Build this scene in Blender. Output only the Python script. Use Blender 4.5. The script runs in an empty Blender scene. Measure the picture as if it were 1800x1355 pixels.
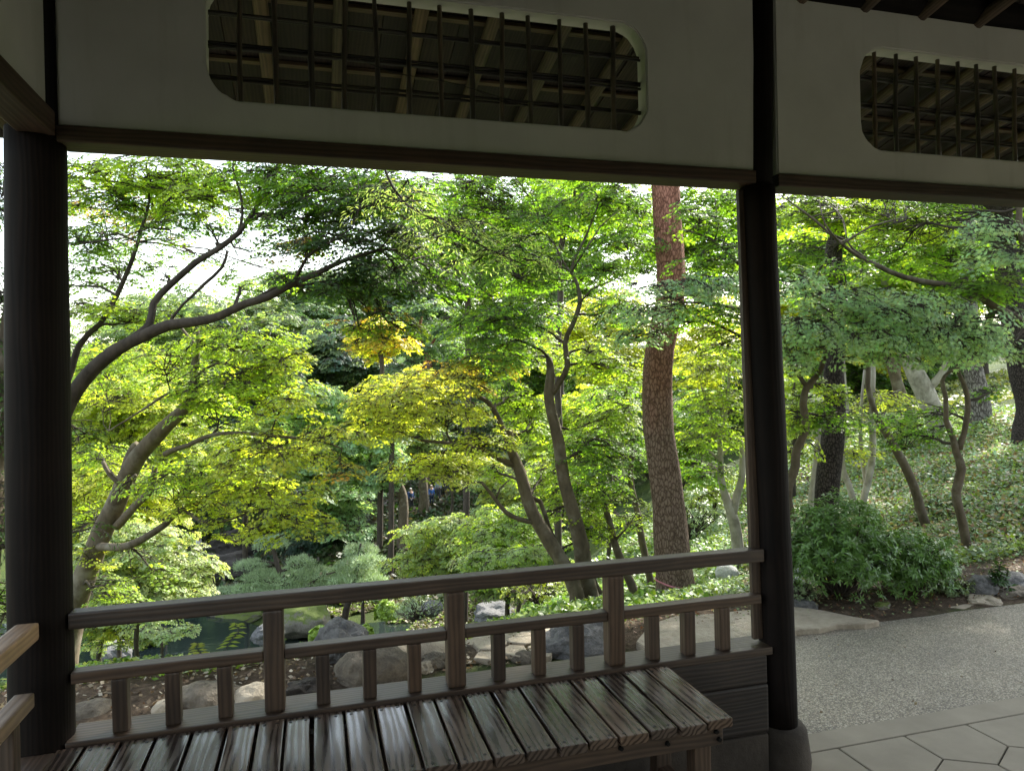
import bpy, bmesh, math, random
import numpy as np
from mathutils import Vector, Matrix, noise

random.seed(7); RNG = np.random.default_rng(11)
scene = bpy.context.scene
COL = scene.collection

# ------------------------------------------------------------------ camera
FPX = 1265.0; YAW = math.radians(15.4); ROLL = 0.0215; PITCH = 0.005
EYE = np.array([0.0, 0.0, 1.6])
_F = np.array([math.sin(YAW), math.cos(YAW), 0]); _R = np.array([math.cos(YAW), -math.sin(YAW), 0]); _Z = np.array([0, 0, 1.0])
F1 = _F*math.cos(PITCH) - _Z*math.sin(PITCH); U1 = _Z*math.cos(PITCH) + _F*math.sin(PITCH)
R2 = math.cos(ROLL)*_R - math.sin(ROLL)*U1; U2 = math.sin(ROLL)*_R + math.cos(ROLL)*U1
cam_data = bpy.data.cameras.new('camera'); cam = bpy.data.objects.new('camera', cam_data); COL.objects.link(cam)
cam_data.sensor_width = 36; cam_data.lens = 36*FPX/1800; cam_data.clip_start = 0.05; cam_data.clip_end = 2000
cam.matrix_world = Matrix(((R2[0], U2[0], -F1[0], EYE[0]), (R2[1], U2[1], -F1[1], EYE[1]), (R2[2], U2[2], -F1[2], EYE[2]), (0, 0, 0, 1)))
scene.camera = cam

# ------------------------------------------------------------------ light
SUN_EL = math.radians(43); SUN_AZ = math.radians(52)      # azimuth measured from +Y towards +X
w = bpy.data.worlds.new('World'); scene.world = w; w.use_nodes = True
nt = w.node_tree; nt.nodes.clear()
sky = nt.nodes.new('ShaderNodeTexSky'); sky.sky_type = 'NISHITA'; sky.sun_disc = False
sky.sun_elevation = SUN_EL; sky.sun_rotation = SUN_AZ; sky.air_density = 1.6; sky.dust_density = 1.5; sky.ozone_density = 1.0
bg = nt.nodes.new('ShaderNodeBackground'); bg.inputs[1].default_value = 0.15
wo = nt.nodes.new('ShaderNodeOutputWorld'); hs = nt.nodes.new('ShaderNodeHueSaturation'); hs.inputs['Saturation'].default_value = .55; nt.links.new(sky.outputs[0], hs.inputs['Color']); nt.links.new(hs.outputs[0], bg.inputs[0]); nt.links.new(bg.outputs[0], wo.inputs[0])
sd = bpy.data.lights.new('sun', 'SUN'); sd.energy = 3.6; sd.angle = math.radians(1.2); sd.color = (1, 0.95, 0.86)
sun = bpy.data.objects.new('sun', sd); COL.objects.link(sun)
sdir = Vector((math.sin(SUN_AZ)*math.cos(SUN_EL), math.cos(SUN_AZ)*math.cos(SUN_EL), math.sin(SUN_EL)))
sun.rotation_euler = sdir.to_track_quat('Z', 'Y').to_euler(); sun.location = (20, 20, 30)
scene.view_settings.view_transform = 'Standard'; scene.view_settings.look = 'None'
scene.view_settings.exposure = 2.0; scene.view_settings.gamma = 1.0; scene.view_settings.use_curve_mapping = False
scene.render.engine = 'CYCLES'
cy = scene.cycles
cy.max_bounces = 7; cy.diffuse_bounces = 4; cy.glossy_bounces = 3; cy.transmission_bounces = 5; cy.transparent_max_bounces = 6
cy.use_denoising = True; cy.sample_clamp_indirect = 6.0; cy.caustics_reflective = False; cy.caustics_refractive = False
try: cy.denoiser = 'OPENIMAGEDENOISE'; cy.denoising_input_passes = 'RGB_ALBEDO_NORMAL'
except Exception: pass

# ------------------------------------------------------------------ picture ray helpers
def ray(px, py): return (px-900)/FPX*R2 + (677.5-py)/FPX*U2 + F1
def P(px, py, d): return EYE + ray(px, py)*d
def onZ(px, py, z): r = ray(px, py); return EYE + r*((z-1.6)/r[2])

# ------------------------------------------------------------------ terrain
CTRL = [  # (px, py, distance) read off the ground
 (150,1172,4.95),(320,1172,4.9),(500,1160,4.9),(650,1140,5.1),(880,1120,5.0),(960,1095,5.6),
 (900,1100,6.2),(1000,1080,7.0),(1045,1072,7.3),(1120,1062,7.6),(1190,1057,6.8),(1300,1040,7.4),(1260,985,9.5),(1300,920,14),
 (1100,985,12),(1000,1030,10),(1250,850,22),(1150,880,24),(1290,790,32),
 (1400,1040,5.7),(1430,1000,6.3),(1500,910,9.0),(1560,1000,6.6),(1635,942,8.0),(1700,980,6.5),(1800,990,5.9),(1800,900,7.4),(1800,800,10),
 (1725,752,14),(1800,728,14),(1650,782,16),(1500,800,16),(1400,830,16),(1400,790,22),(1580,722,24),(1500,735,26),(1750,662,32),(1800,640,36),(1600,690,36),(1450,720,40),
 (2100,900,6.0),(2100,760,9.5),(2200,640,20),(2200,600,35)]
XYZ = [list(P(a, b, d)) for a, b, d in CTRL]
XYZ += [[-6,4.4,-.25],[-12,5,-.5],[-5,9,-3.4],[-2.5,9.5,-3.3],[0.5,10,-3.0],[3,12,-3.0],[-6,14,-5.6],[-2,15,-5.6],[2,16,-5.4],[5.5,18,-4.2],
 [-8,20,-8],[-3,21,-8.2],[2.5,22,-8.0],[7.5,25,-6.5],[-12,27,-10.4],[-4,27,-10.4],[2,28,-10.3],[8,31,-9.3],[14,30,-5.5],
 [-12,33,-11],[-5,33,-11],[0,33,-10.9],[5,35,-9.9],[6,40,-9.7],[11,38,-8.5],[-10,40,-10.6],[-3,42,-9.9],[2.5,43,-9.6],[8,45,-8.8]]
XYZ += [list(P(350,981,50)), list(P(430,1000,45)), list(P(690,945,45)), list(P(760,897,52)), list(P(650,872,55)), list(P(840,880,52)), list(P(550,860,60)),
 [0,75,-5],[20,75,-4],[-20,75,-4],[15,60,-6],[30,50,-1],[45,40,2],[0,100,1],[-40,100,2],[40,100,4],[60,60,6],[-60,60,-2],[-30,40,-9],[-40,15,-4],[-60,30,-4],
 [0,160,8],[80,160,10],[-80,160,8],[150,80,9],[0,290,12],[200,290,14],[-150,290,12],[200,60,9],[60,10,2.5],[25,8,2.0],[100,0,3]]
CP = np.array(XYZ); _n = len(CP)
_D = np.linalg.norm(CP[:, None, :2]-CP[None, :, :2], axis=2)
_A = np.zeros((_n+1, _n+1)); _A[:_n, :_n] = -_D + 0.15*np.eye(_n); _A[:_n, _n] = 1; _A[_n, :_n] = 1
_W = np.linalg.solve(_A, np.append(CP[:, 2], 0))
def terrain(x, y):
    x = np.atleast_1d(np.asarray(x, float)); y = np.atleast_1d(np.asarray(y, float)); out = np.zeros(x.shape)
    for s in range(0, x.size, 20000):
        dd = np.sqrt((x.flat[s:s+20000][:, None]-CP[None, :, 0])**2 + (y.flat[s:s+20000][:, None]-CP[None, :, 1])**2)
        out.flat[s:s+20000] = -dd @ _W[:_n] + _W[_n]
    d = np.hypot(x, y); near = np.clip(y-4.1, 0, 1); far = np.clip((d-7)/10, 0, 1)*np.clip((160-d)/60, 0, 1)
    out = out + .035*near*np.sin(2.6*x+1.7*np.sin(1.9*y))*np.sin(3.1*y+1.3*np.sin(2.3*x)) + .006*np.minimum(d, 60)*far*np.sin(.9*x+1.9*np.sin(.61*y))*np.sin(1.1*y+1.5*np.sin(.73*x))
    t = np.clip((y-3.88)/0.75, 0, 1); t = t*t*(3-2*t)
    return out*t + (-0.035)*(1-t)
def tz(x, y): return float(terrain([x], [y])[0])
def hit(px, py, dmin=3.6, dmax=90):
    r = ray(px, py); ds = np.geomspace(dmin, dmax, 500); pts = EYE + ds[:, None]*r
    h = terrain(pts[:, 0], pts[:, 1]); k = np.nonzero(pts[:, 2] <= h)[0]
    if len(k) == 0: return EYE + r*dmax, dmax
    return pts[k[0]], float(ds[k[0]])

# ------------------------------------------------------------------ naming
def tag(o, label=None, cat=None, group=None, kind=None):
    if label: o['label'] = label
    if cat: o['category'] = cat
    if group: o['group'] = group
    if kind: o['kind'] = kind
    return o
WM = {}
def empty(name, loc, label, cat, group=None):
    o = bpy.data.objects.new(name, None); COL.objects.link(o); o.location = loc; o.empty_display_size = .1
    WM[o.name] = Matrix.Translation(Vector([float(v) for v in loc])); return tag(o, label, cat, group)
def put(name, me, parent=None, M=None):
    """link mesh as object; M is its world matrix"""
    o = bpy.data.objects.new(name, me); COL.objects.link(o); M = M or Matrix.Identity(4)
    if name in ('branches', 'crown', 'foliage', 'stem'): o['kind'] = 'stuff'
    if parent is not None:
        o.parent = parent; o.matrix_local = WM[parent.name].inverted() @ M
    else: o.matrix_world = M
    WM[o.name] = M.copy(); return o

# ------------------------------------------------------------------ materials
def mat(name):
    m = bpy.data.materials.new(name); m.use_nodes = True; t = m.node_tree; b = t.nodes['Principled BSDF']; return m, t, b
def nd(t, typ, **kw):
    n = t.nodes.new(typ)
    for k, v in kw.items(): setattr(n, k, v)
    return n
def ramp(t, src, stops):
    r = t.nodes.new('ShaderNodeValToRGB'); e = r.color_ramp.elements
    while len(e) < len(stops): e.new(0.5)
    for i, (p, c) in enumerate(stops): e[i].position = p; e[i].color = (*c, 1)
    t.links.new(src, r.inputs[0]); return r.outputs[0]
def mix(t, a, b, f, mode='MIX'):
    m = t.nodes.new('ShaderNodeMix'); m.data_type = 'RGBA'; m.blend_type = mode
    for s, v in ((m.inputs[6], a), (m.inputs[7], b)):
        if hasattr(v, 'links'): t.links.new(v, s)
        else: s.default_value = (*v, 1)
    if hasattr(f, 'links'): t.links.new(f, m.inputs[0])
    else: m.inputs[0].default_value = f
    return m.outputs[2]
def math_(t, op, a, b=None):
    m = t.nodes.new('ShaderNodeMath'); m.operation = op
    for s, v in ((m.inputs[0], a), (m.inputs[1], b)):
        if v is None: continue
        if hasattr(v, 'links'): t.links.new(v, s)
        else: s.default_value = v
    return m.outputs[0]
def coords(t, scale=(1,1,1), obj_random=False, kind='Object'):
    c = t.nodes.new('ShaderNodeTexCoord'); m = t.nodes.new('ShaderNodeMapping'); m.inputs['Scale'].default_value = scale
    t.links.new(c.outputs[kind], m.inputs[0])
    if obj_random:
        oi = t.nodes.new('ShaderNodeObjectInfo'); v = t.nodes.new('ShaderNodeCombineXYZ')
        k = math_(t, 'MULTIPLY', oi.outputs['Random'], 37.0)
        for i in range(3): t.links.new(k, v.inputs[i])
        t.links.new(v.outputs[0], m.inputs['Location'])
    return m.outputs[0]
def noise_(t, vec, scale, detail=4, rough=.55, dist=0):
    n = t.nodes.new('ShaderNodeTexNoise'); n.inputs['Scale'].default_value = scale; n.inputs['Detail'].default_value = detail
    n.inputs['Roughness'].default_value = rough; n.inputs['Distortion'].default_value = dist
    t.links.new(vec, n.inputs['Vector']); return n.outputs[0]
def bump(t, b, h, strength, dist=.01):
    n = t.nodes.new('ShaderNodeBump'); n.inputs['Strength'].default_value = strength; n.inputs['Distance'].default_value = dist
    t.links.new(h, n.inputs['Height']); t.links.new(n.outputs[0], b.inputs['Normal']); return n

def wood(name, dark, light, rough, grain=1.0, bstr=.22, spec=.5, wet=False, con=.5):
    m, t, b = mat(name)
    v = coords(t, (.9, 14, 14), True)
    n1 = noise_(t, v, 1.6, 5, .6, .6)
    v2 = coords(t, (.55, 5, 5), True)
    wv = t.nodes.new('ShaderNodeTexWave'); wv.wave_type = 'RINGS'; wv.rings_direction = 'X'; wv.inputs['Scale'].default_value = 5*grain
    wv.inputs['Distortion'].default_value = 7; wv.inputs['Detail'].default_value = 2; wv.inputs['Detail Scale'].default_value = .9
    t.links.new(v2, wv.inputs['Vector'])
    g = mix(t, n1, wv.outputs[0], .55)
    v3 = coords(t, (3, 3, 3), True); n3 = noise_(t, v3, 1.3, 4)
    c = ramp(t, g, [(.22, dark), (.78, tuple(a_*(1-con)+b_*con*1.0 for a_, b_ in zip(dark, light)) if not wet else light)])
    k = ramp(t, n3, [(.3, (.55, .55, .58)), (.7, (1.1, 1.05, 1.0))])
    c = mix(t, c, k, 1.0, 'MULTIPLY')
    oi = t.nodes.new('ShaderNodeObjectInfo'); c = mix(t, c, ramp(t, oi.outputs['Random'], [(0, (.72,.74,.78)), (.5, (1,1,1)), (1, (1.25,1.16,1.05))]), 1, 'MULTIPLY')
    t.links.new(c, b.inputs['Base Color'])
    if wet:
        r = ramp(t, mix(t, n3, g, .45), [(.3, (rough*.55,)*3), (.72, (rough*1.7,)*3)]); t.links.new(r, b.inputs['Roughness'])
    else: b.inputs['Roughness'].default_value = rough
    b.inputs['Specular IOR Level'].default_value = spec
    bump(t, b, g, bstr, .003); return m
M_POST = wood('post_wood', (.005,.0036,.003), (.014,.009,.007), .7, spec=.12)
M_BEAM = wood('beam_wood', (.04,.023,.015), (.105,.062,.042), .6)
M_RAIL = wood('rail_wood', (.045,.029,.019), (.115,.077,.051), .5)
M_RAILL = wood('pale_rail_wood', (.22,.15,.09), (.40,.29,.18), .5)
M_SEAT = wood('seat_wood', (.045,.032,.024), (.130,.092,.066), .27, .8, .10, .5, wet=True)
M_BOARD = wood('siding_wood', (.02,.014,.011), (.09,.064,.048), .6, 1.0, .35)
M_RAFT = wood('rafter_wood', (.085,.06,.038), (.21,.15,.10), .65)
M_ROOFB = wood('roof_board_wood', (.018,.013,.010), (.06,.042,.032), .7)
M_BAMB = wood('bamboo_dark', (.05,.042,.032), (.17,.14,.10), .5)
M_BAMB2 = wood('bamboo_black', (.016,.013,.010), (.05,.04,.03), .5)

def m_plaster():
    m, t, b = mat('plaster'); v = coords(t)
    n = noise_(t, v, 1.3, 5, .6); c = ramp(t, n, [(.3, (.48,.472,.455)), (.65, (.62,.61,.59))])
    vs = coords(t, (7, 1, .9)); s = ramp(t, noise_(t, vs, 1.2, 4, .6), [(.55, (1,1,1)), (.75, (.87,.87,.85))])
    t.links.new(mix(t, c, s, 1, 'MULTIPLY'), b.inputs['Base Color']); b.inputs['Roughness'].default_value = .9
    bump(t, b, noise_(t, coords(t), 90, 3), .18, .003); return m
M_PLAST = m_plaster()
def simple(name, c, rough=.7, spec=.4, nscale=None, var=.25, bscale=None, bs=.4, bd=.01):
    m, t, b = mat(name); b.inputs['Roughness'].default_value = rough; b.inputs['Specular IOR Level'].default_value = spec
    if nscale:
        n = noise_(t, coords(t), nscale, 5, .6)
        t.links.new(ramp(t, n, [(.3, tuple(x*(1-var) for x in c)), (.7, tuple(x*(1+var) for x in c))]), b.inputs['Base Color'])
    else: b.inputs['Base Color'].default_value = (*c, 1)
    if bscale: bump(t, b, noise_(t, coords(t), bscale, 6, .65), bs, bd)
    return m
M_CONC = simple('concrete_paver', (.29,.255,.20), .8, .3, 5, .12, 120, .25, .002)
M_FOOT = simple('footing_stone', (.055,.045,.036), .85, .3, 6, .35, 30, .6, .01)
M_JOINT = simple('joint_grout', (.04,.036,.03), .95)
def m_aggregate():
    m, t, b = mat('exposed_aggregate'); v = coords(t)
    vo = t.nodes.new('ShaderNodeTexVoronoi'); vo.inputs['Scale'].default_value = 150; t.links.new(v, vo.inputs['Vector'])
    sp = t.nodes.new('ShaderNodeSeparateColor'); t.links.new(vo.outputs['Color'], sp.inputs[0])
    peb = ramp(t, sp.outputs[0], [(0, (.19,.175,.15)), (.35, (.29,.262,.215)), (.7, (.40,.36,.295)), (1, (.58,.53,.45))])
    edge = ramp(t, vo.outputs['Distance'], [(.35, (1,1,1)), (.75, (.62,.60,.56))])
    c = mix(t, peb, edge, 1, 'MULTIPLY')
    n = ramp(t, noise_(t, v, 1.4, 6, .65), [(.3, (.72,.72,.72)), (.7, (1.15,1.12,1.06))])
    c = mix(t, c, n, 1, 'MULTIPLY'); t.links.new(c, b.inputs['Base Color']); b.inputs['Roughness'].default_value = .75
    h = math_(t, 'SUBTRACT', 1.0, vo.outputs['Distance']); bump(t, b, h, .6, .006); return m
M_AGG = m_aggregate()
def m_ground():
    m, t, b = mat('earth'); v = coords(t, kind='Object'); at = nd(t, 'ShaderNodeAttribute', attribute_name='cover')
    n = noise_(t, v, 2.2, 8, .7); n2 = noise_(t, v, 16, 6, .7)
    earth = ramp(t, n2, [(.3, (.045,.032,.022)), (.55, (.11,.08,.055)), (.75, (.22,.17,.12))])
    green = ramp(t, n2, [(.3, (.018,.03,.010)), (.6, (.06,.085,.025)), (.8, (.13,.15,.06))])
    nb = noise_(t, v, .55, 6, .7); green = mix(t, green, ramp(t, nb, [(.36, (.35,.33,.28)), (.5, (1,1,1)), (.66, (1.5,1.35,1.0))]), 1, 'MULTIPLY')
    f = math_(t, 'ADD', at.outputs['Fac'], math_(t, 'MULTIPLY', math_(t, 'SUBTRACT', n, .5), 1.4))
    fr = ramp(t, f, [(.35, (0,0,0)), (.6, (1,1,1))])
    t.links.new(mix(t, earth, green, fr), b.inputs['Base Color']); b.inputs['Roughness'].default_value = .95; b.inputs['Specular IOR Level'].default_value = .15
    bump(t, b, noise_(t, v, 22, 8, .75), .9, .05); return m
M_GROUND = m_ground()
def m_water():
    m, t, b = mat('pond_water'); b.inputs['Base Color'].default_value = (.016,.024,.021,1); b.inputs['Roughness'].default_value = .04
    b.inputs['Specular IOR Level'].default_value = .8
    bump(t, b, noise_(t, coords(t, (1, 2, 1)), 1.6, 4), .12, .06); return m
M_WATER = m_water()
def m_rock(name, a, b_, moss=.0, sc=6):
    m, t, b = mat(name); v = coords(t, obj_random=True)
    n = noise_(t, v, sc, 8, .7); n2 = noise_(t, v, sc*4, 6, .7)
    c = ramp(t, mix(t, n, n2, .4), [(.32, a), (.68, b_)])
    if moss > 0:
        g = t.nodes.new('ShaderNodeNewGeometry'); s = t.nodes.new('ShaderNodeSeparateXYZ'); t.links.new(g.outputs['Normal'], s.inputs[0])
        f = math_(t, 'ADD', s.outputs[2], math_(t, 'MULTIPLY', math_(t, 'SUBTRACT', n, .5), 2.2))
        f = ramp(t, f, [(1.0-moss, (0,0,0)), (1.15-moss*.7, (1,1,1))])
        c = mix(t, c, (.10,.13,.025), f)
    t.links.new(c, b.inputs['Base Color']); b.inputs['Roughness'].default_value = .8; b.inputs['Specular IOR Level'].default_value = .35
    bump(t, b, mix(t, n, n2, .5), .8, .05); return m
M_ROCKB = m_rock('brown_rock', (.055,.045,.033), (.19,.16,.12)); M_ROCKG = m_rock('grey_rock', (.045,.045,.045), (.21,.205,.20))
M_ROCKW = m_rock('white_rock', (.42,.42,.41), (.75,.74,.72)); M_ROCKM = m_rock('mossy_rock', (.09,.08,.065), (.30,.27,.22), .75)
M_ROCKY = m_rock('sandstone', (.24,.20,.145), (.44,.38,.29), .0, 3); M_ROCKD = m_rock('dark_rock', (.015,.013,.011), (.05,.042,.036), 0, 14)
def m_bark(name, a, b_, sc=(18,18,4), bs=.9, bd=.02, vor=False, lichen=None):
    m, t, b = mat(name); v = coords(t, sc)
    n = noise_(t, v, 1.2, 7, .7, .3)
    if vor:
        vo = t.nodes.new('ShaderNodeTexVoronoi'); vo.feature = 'DISTANCE_TO_EDGE'; vo.inputs['Scale'].default_value = 1.0
        vv = t.nodes.new('ShaderNodeVectorMath'); vv.operation = 'ADD'; nn = t.nodes.new('ShaderNodeTexNoise'); nn.inputs['Scale'].default_value = 1.2
        t.links.new(v, nn.inputs['Vector']); t.links.new(v, vv.inputs[0]); t.links.new(nn.outputs['Color'], vv.inputs[1]); t.links.new(vv.outputs[0], vo.inputs['Vector'])
        h = math_(t, 'MINIMUM', vo.outputs['Distance'], .22); h2 = math_(t, 'ADD', h, math_(t, 'MULTIPLY', n, .18))
        c = ramp(t, h2, [(.07, tuple(x*.3 for x in a)), (.16, a), (.36, b_)]); bump(t, b, h2, 1.0, bd*2)
    else:
        c = ramp(t, n, [(.3, a), (.7, b_)]); bump(t, b, n, bs, bd)
    if lichen:
        c = mix(t, c, lichen, ramp(t, noise_(t, coords(t), 4.5, 5, .6), [(.52, (0,0,0)), (.66, (.8,.8,.8))]))
    t.links.new(c, b.inputs['Base Color']); b.inputs['Roughness'].default_value = .85; b.inputs['Specular IOR Level'].default_value = .25; return m
M_BARK = m_bark('maple_bark', (.06,.046,.030), (.15,.12,.082), (10,10,5), .6, .008, lichen=(.19,.17,.13))
M_BARKD = m_bark('dark_bark', (.028,.022,.017), (.085,.068,.052), (10,10,5), .7, .01)
M_BARKP = m_bark('pale_bark', (.20,.18,.14), (.46,.43,.37), (7,7,3), .6, .008, lichen=(.15,.14,.10))
M_BARKR = m_bark('red_pine_bark', (.20,.085,.055), (.38,.18,.125), (40,40,17), vor=True, bd=.008)
def red_pine_mix():
    t = M_BARKR.node_tree; b = t.nodes['Principled BSDF']; src = b.inputs['Base Color'].links[0].from_socket
    sx = t.nodes.new('ShaderNodeSeparateXYZ'); t.links.new(coords(t), sx.inputs[0]); n = noise_(t, coords(t, (3,3,1)), 1.5, 4)
    f = ramp(t, math_(t, 'ADD', math_(t, 'MULTIPLY', sx.outputs[2], .28), math_(t, 'MULTIPLY', n, .45)), [(.50, (1,1,1)), (.88, (0,0,0))])
    t.links.new(mix(t, src, (.62,.95,1.1), f, 'MULTIPLY'), b.inputs['Base Color'])
red_pine_mix()
M_BARKBP = m_bark('black_pine_bark', (.018,.013,.011), (.075,.06,.052), (40,40,22), vor=True, bd=.008)
M_BARKGP = m_bark('grey_pine_bark', (.08,.068,.06), (.26,.24,.22), (24,24,9), vor=True, bd=.012)

def m_leaf(name, trans=.45, rough=.42, spec=.45, tcol=(1.25,1.2,.45), inst=False):
    m = bpy.data.materials.new(name); m.use_nodes = True; t = m.node_tree; b = t.nodes['Principled BSDF']; out = t.nodes['Material Output']
    at = nd(t, 'ShaderNodeAttribute', attribute_name='col'); colour = at.outputs['Color']
    if inst:
        ai = nd(t, 'ShaderNodeAttribute', attribute_name='pc'); ai.attribute_type = 'INSTANCER'; colour = mix(t, colour, ai.outputs['Color'], 1, 'MULTIPLY')
    t.links.new(colour, b.inputs['Base Color'])
    b.inputs['Roughness'].default_value = rough; b.inputs['Specular IOR Level'].default_value = spec
    tr = t.nodes.new('ShaderNodeBsdfTranslucent'); t.links.new(mix(t, colour, tcol, 1, 'MULTIPLY'), tr.inputs[0])
    a = t.nodes.new('ShaderNodeMixShader'); a.inputs[0].default_value = trans
    t.links.new(b.outputs[0], a.inputs[1]); t.links.new(tr.outputs[0], a.inputs[2]); t.links.new(a.outputs[0], out.inputs[0]); return m
M_LEAF = m_leaf('maple_leaf', .5, tcol=(1.7,1.8,.6)); M_SLEAF = m_leaf('spray_leaf', .52, .45, .4, tcol=(2.3,2.35,.9), inst=True); M_SNEED = m_leaf('tuft_needle', .2, .5, .4, (1.2,1.2,.7), inst=True); M_GLEAF = m_leaf('glossy_leaf', .25, .3, .6, (1.5,1.5,.5)); M_NEEDLE = m_leaf('pine_needle', .2, .5, .4, (1.2,1.2,.7))
M_COVER = m_leaf('cover_leaf', .3, .45, .4, (1.4,1.4,.6)); M_DRY = m_leaf('dry_leaf', .25, .6, .3, (1.2,1.0,.6))

# ------------------------------------------------------------------ mesh helpers
def mesh_of(name, verts, faces, m=None, smooth=False, cols=None):
    me = bpy.data.meshes.new(name); me.from_pydata([tuple(map(float, v)) for v in verts], [], faces)
    if m: me.materials.append(m)
    if smooth: me.polygons.foreach_set('use_smooth', [True]*len(me.polygons))
    if cols is not None:
        a = me.attributes.new('col', 'FLOAT_COLOR', 'FACE'); c = np.ones((len(faces), 4)); c[:, :3] = cols; a.data.foreach_set('color', c.ravel())
    me.update(); return me
def big_mesh(name, V, Fidx, sizes, m, cols):
    """V (n,3); Fidx flat loop indices; sizes per poly; cols per poly"""
    me = bpy.data.meshes.new(name); me.vertices.add(len(V)); me.vertices.foreach_set('co', np.asarray(V, np.float32).ravel())
    me.loops.add(len(Fidx)); me.loops.foreach_set('vertex_index', np.asarray(Fidx, np.int32)); me.polygons.add(len(sizes))
    st = np.concatenate([[0], np.cumsum(sizes)[:-1]]).astype(np.int32); me.polygons.foreach_set('loop_start', st)
    try: me.polygons.foreach_set('loop_total', np.asarray(sizes, np.int32))
    except Exception: pass
    me.materials.append(m); me.update(calc_edges=True)
    a = me.attributes.new('col', 'FLOAT_COLOR', 'FACE'); c = np.ones((len(sizes), 4), np.float32); c[:, :3] = cols; a.data.foreach_set('color', c.ravel()); return me
def bar_mesh(L, W, H, m, bev=.004, taper=0):
    """box, long axis local X from 0 to L, centred on Y and Z"""
    bm = bmesh.new(); bmesh.ops.create_cube(bm, size=1)
    for v in bm.verts: v.co = Vector(((v.co.x+.5)*L, v.co.y*W, v.co.z*H))
    if bev: bmesh.ops.bevel(bm, geom=bm.edges[:], offset=bev, segments=2, profile=.6, affect='EDGES')
    me = bpy.data.meshes.new('bar'); bm.to_mesh(me); bm.free(); me.materials.append(m); return me
def axis_matrix(a, b, up=(0,0,1)):
    a = Vector(a); b = Vector(b); x = (b-a).normalized(); u = Vector(up)
    if abs(x.dot(u)) > .98: u = Vector((0,1,0))
    y = u.cross(x).normalized(); z = x.cross(y)
    return Matrix(((x.x,y.x,z.x,a.x),(x.y,y.y,z.y,a.y),(x.z,y.z,z.z,a.z),(0,0,0,1)))
def bar(name, a, b, W, H, m, parent, bev=.004, up=(0,0,1)):
    return put(name, bar_mesh((Vector(b)-Vector(a)).length, W, H, m, bev), parent, axis_matrix(a, b, up))
def tube_data(pts, rad, sides=8, off=0, wob=0, cap=True):
    V = []; Fc = []; n = len(pts); prev = None
    pts = [Vector([float(c) for c in p]) for p in pts]
    for i, p in enumerate(pts):
        t = (pts[min(i+1, n-1)]-pts[max(i-1, 0)]).normalized()
        if prev is None: u = t.cross(Vector((0,0,1)) if abs(t.z) < .9 else Vector((1,0,0))).normalized()
        else: u = (prev - t*prev.dot(t)).normalized()
        prev = u; v = t.cross(u)
        for k in range(sides):
            a = 2*math.pi*k/sides; r = rad[i]
            if wob: r *= 1 + wob*noise.noise(Vector((p.x*3+math.cos(a)*1.7, p.y*3+math.sin(a)*1.7, p.z*2.5)))
            V.append(p + (u*math.cos(a)+v*math.sin(a))*r)
    for i in range(n-1):
        for k in range(sides):
            a = off+i*sides+k; b = off+i*sides+(k+1) % sides; Fc.append((a, b, b+sides, a+sides))
    if cap:
        Fc.append(tuple(off+k for k in reversed(range(sides)))); Fc.append(tuple(off+(n-1)*sides+k for k in range(sides)))
    return V, Fc
def smooth_path(pts, rad, seg=.12, jit=0.0):
    """Catmull-Rom through pts"""
    pts = [np.array(p, float) for p in pts]; out = []; ro = []
    ext = [2*pts[0]-pts[1]] + pts + [2*pts[-1]-pts[-2]]
    for i in range(len(pts)-1):
        p0, p1, p2, p3 = ext[i:i+4]; n = max(2, int(np.linalg.norm(p2-p1)/seg))
        for k in range(n):
            t = k/n; q = .5*((2*p1)+(-p0+p2)*t+(2*p0-5*p1+4*p2-p3)*t*t+(-p0+3*p1-3*p2+p3)*t**3)
            out.append(q); ro.append(rad[i]*(1-t)+rad[i+1]*t)
    out.append(pts[-1]); ro.append(rad[-1])
    if jit:
        for i in range(1, len(out)):
            v = noise.noise_vector(Vector(out[i])*1.9); v2 = noise.noise_vector(Vector(out[i])*6)
            out[i] = out[i] + np.array(v)*jit + np.array(v2)*jit*.3
    return out, ro

# ------------------------------------------------------------------ ground, path, water, floor
def axis(lo, hi, c, fine, g):
    a = [c]; s = fine
    while a[-1] < hi: a.append(a[-1]+s); s = min(s*g, 12)
    b = [c]; s = fine
    while b[-1] > lo: b.append(b[-1]-s); s = min(s*g, 12)
    return np.array(sorted(set(b[1:]+a)))
gx = axis(-400, 600, 1.5, .2, 1.03); gy = np.concatenate([[-200,-100,-50,-20,-8,-3,0,2,3,3.6,3.8], axis(3.9, 700, 3.9, .12, 1.028)])
GX, GY = np.meshgrid(gx, gy); GZ = terrain(GX.ravel(), GY.ravel()).reshape(GX.shape)
nx_, ny_ = len(gx), len(gy)
V = np.stack([GX.ravel(), GY.ravel(), GZ.ravel()], 1)
idx = np.arange(nx_*ny_).reshape(ny_, nx_); Q = np.stack([idx[:-1,:-1], idx[:-1,1:], idx[1:,1:], idx[1:,:-1]], -1).reshape(-1, 4)
me = big_mesh('ground', V, Q.ravel(), np.full(len(Q), 4), M_GROUND, np.ones((len(Q), 3)))
cov = np.ones(len(V))                                              # how green the ground is
bare = np.exp(-(((V[:,0]+.6)/2.2)**2+((V[:,1]-4.4)/.75)**2)*1.2); cov -= 1.2*bare
cov -= 1.1*np.clip((V[:,0]-1.6)/.4, 0, 1)*np.exp(-((V[:,1]-4.35)/.55)**2)*(V[:,0] < 9)
q = P(640,880,53); cov -= .9*np.exp(-(((V[:,0]-q[0])/9)**2+((V[:,1]-q[1])/4)**2))
q = P(1300,850,17); cov -= .8*np.exp(-(((V[:,0]-q[0])/4)**2+((V[:,1]-q[1])/4)**2))
q = P(400,1010,44); cov -= .9*np.exp(-(((V[:,0]-q[0])/5)**2+((V[:,1]-q[1])/5)**2))
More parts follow.
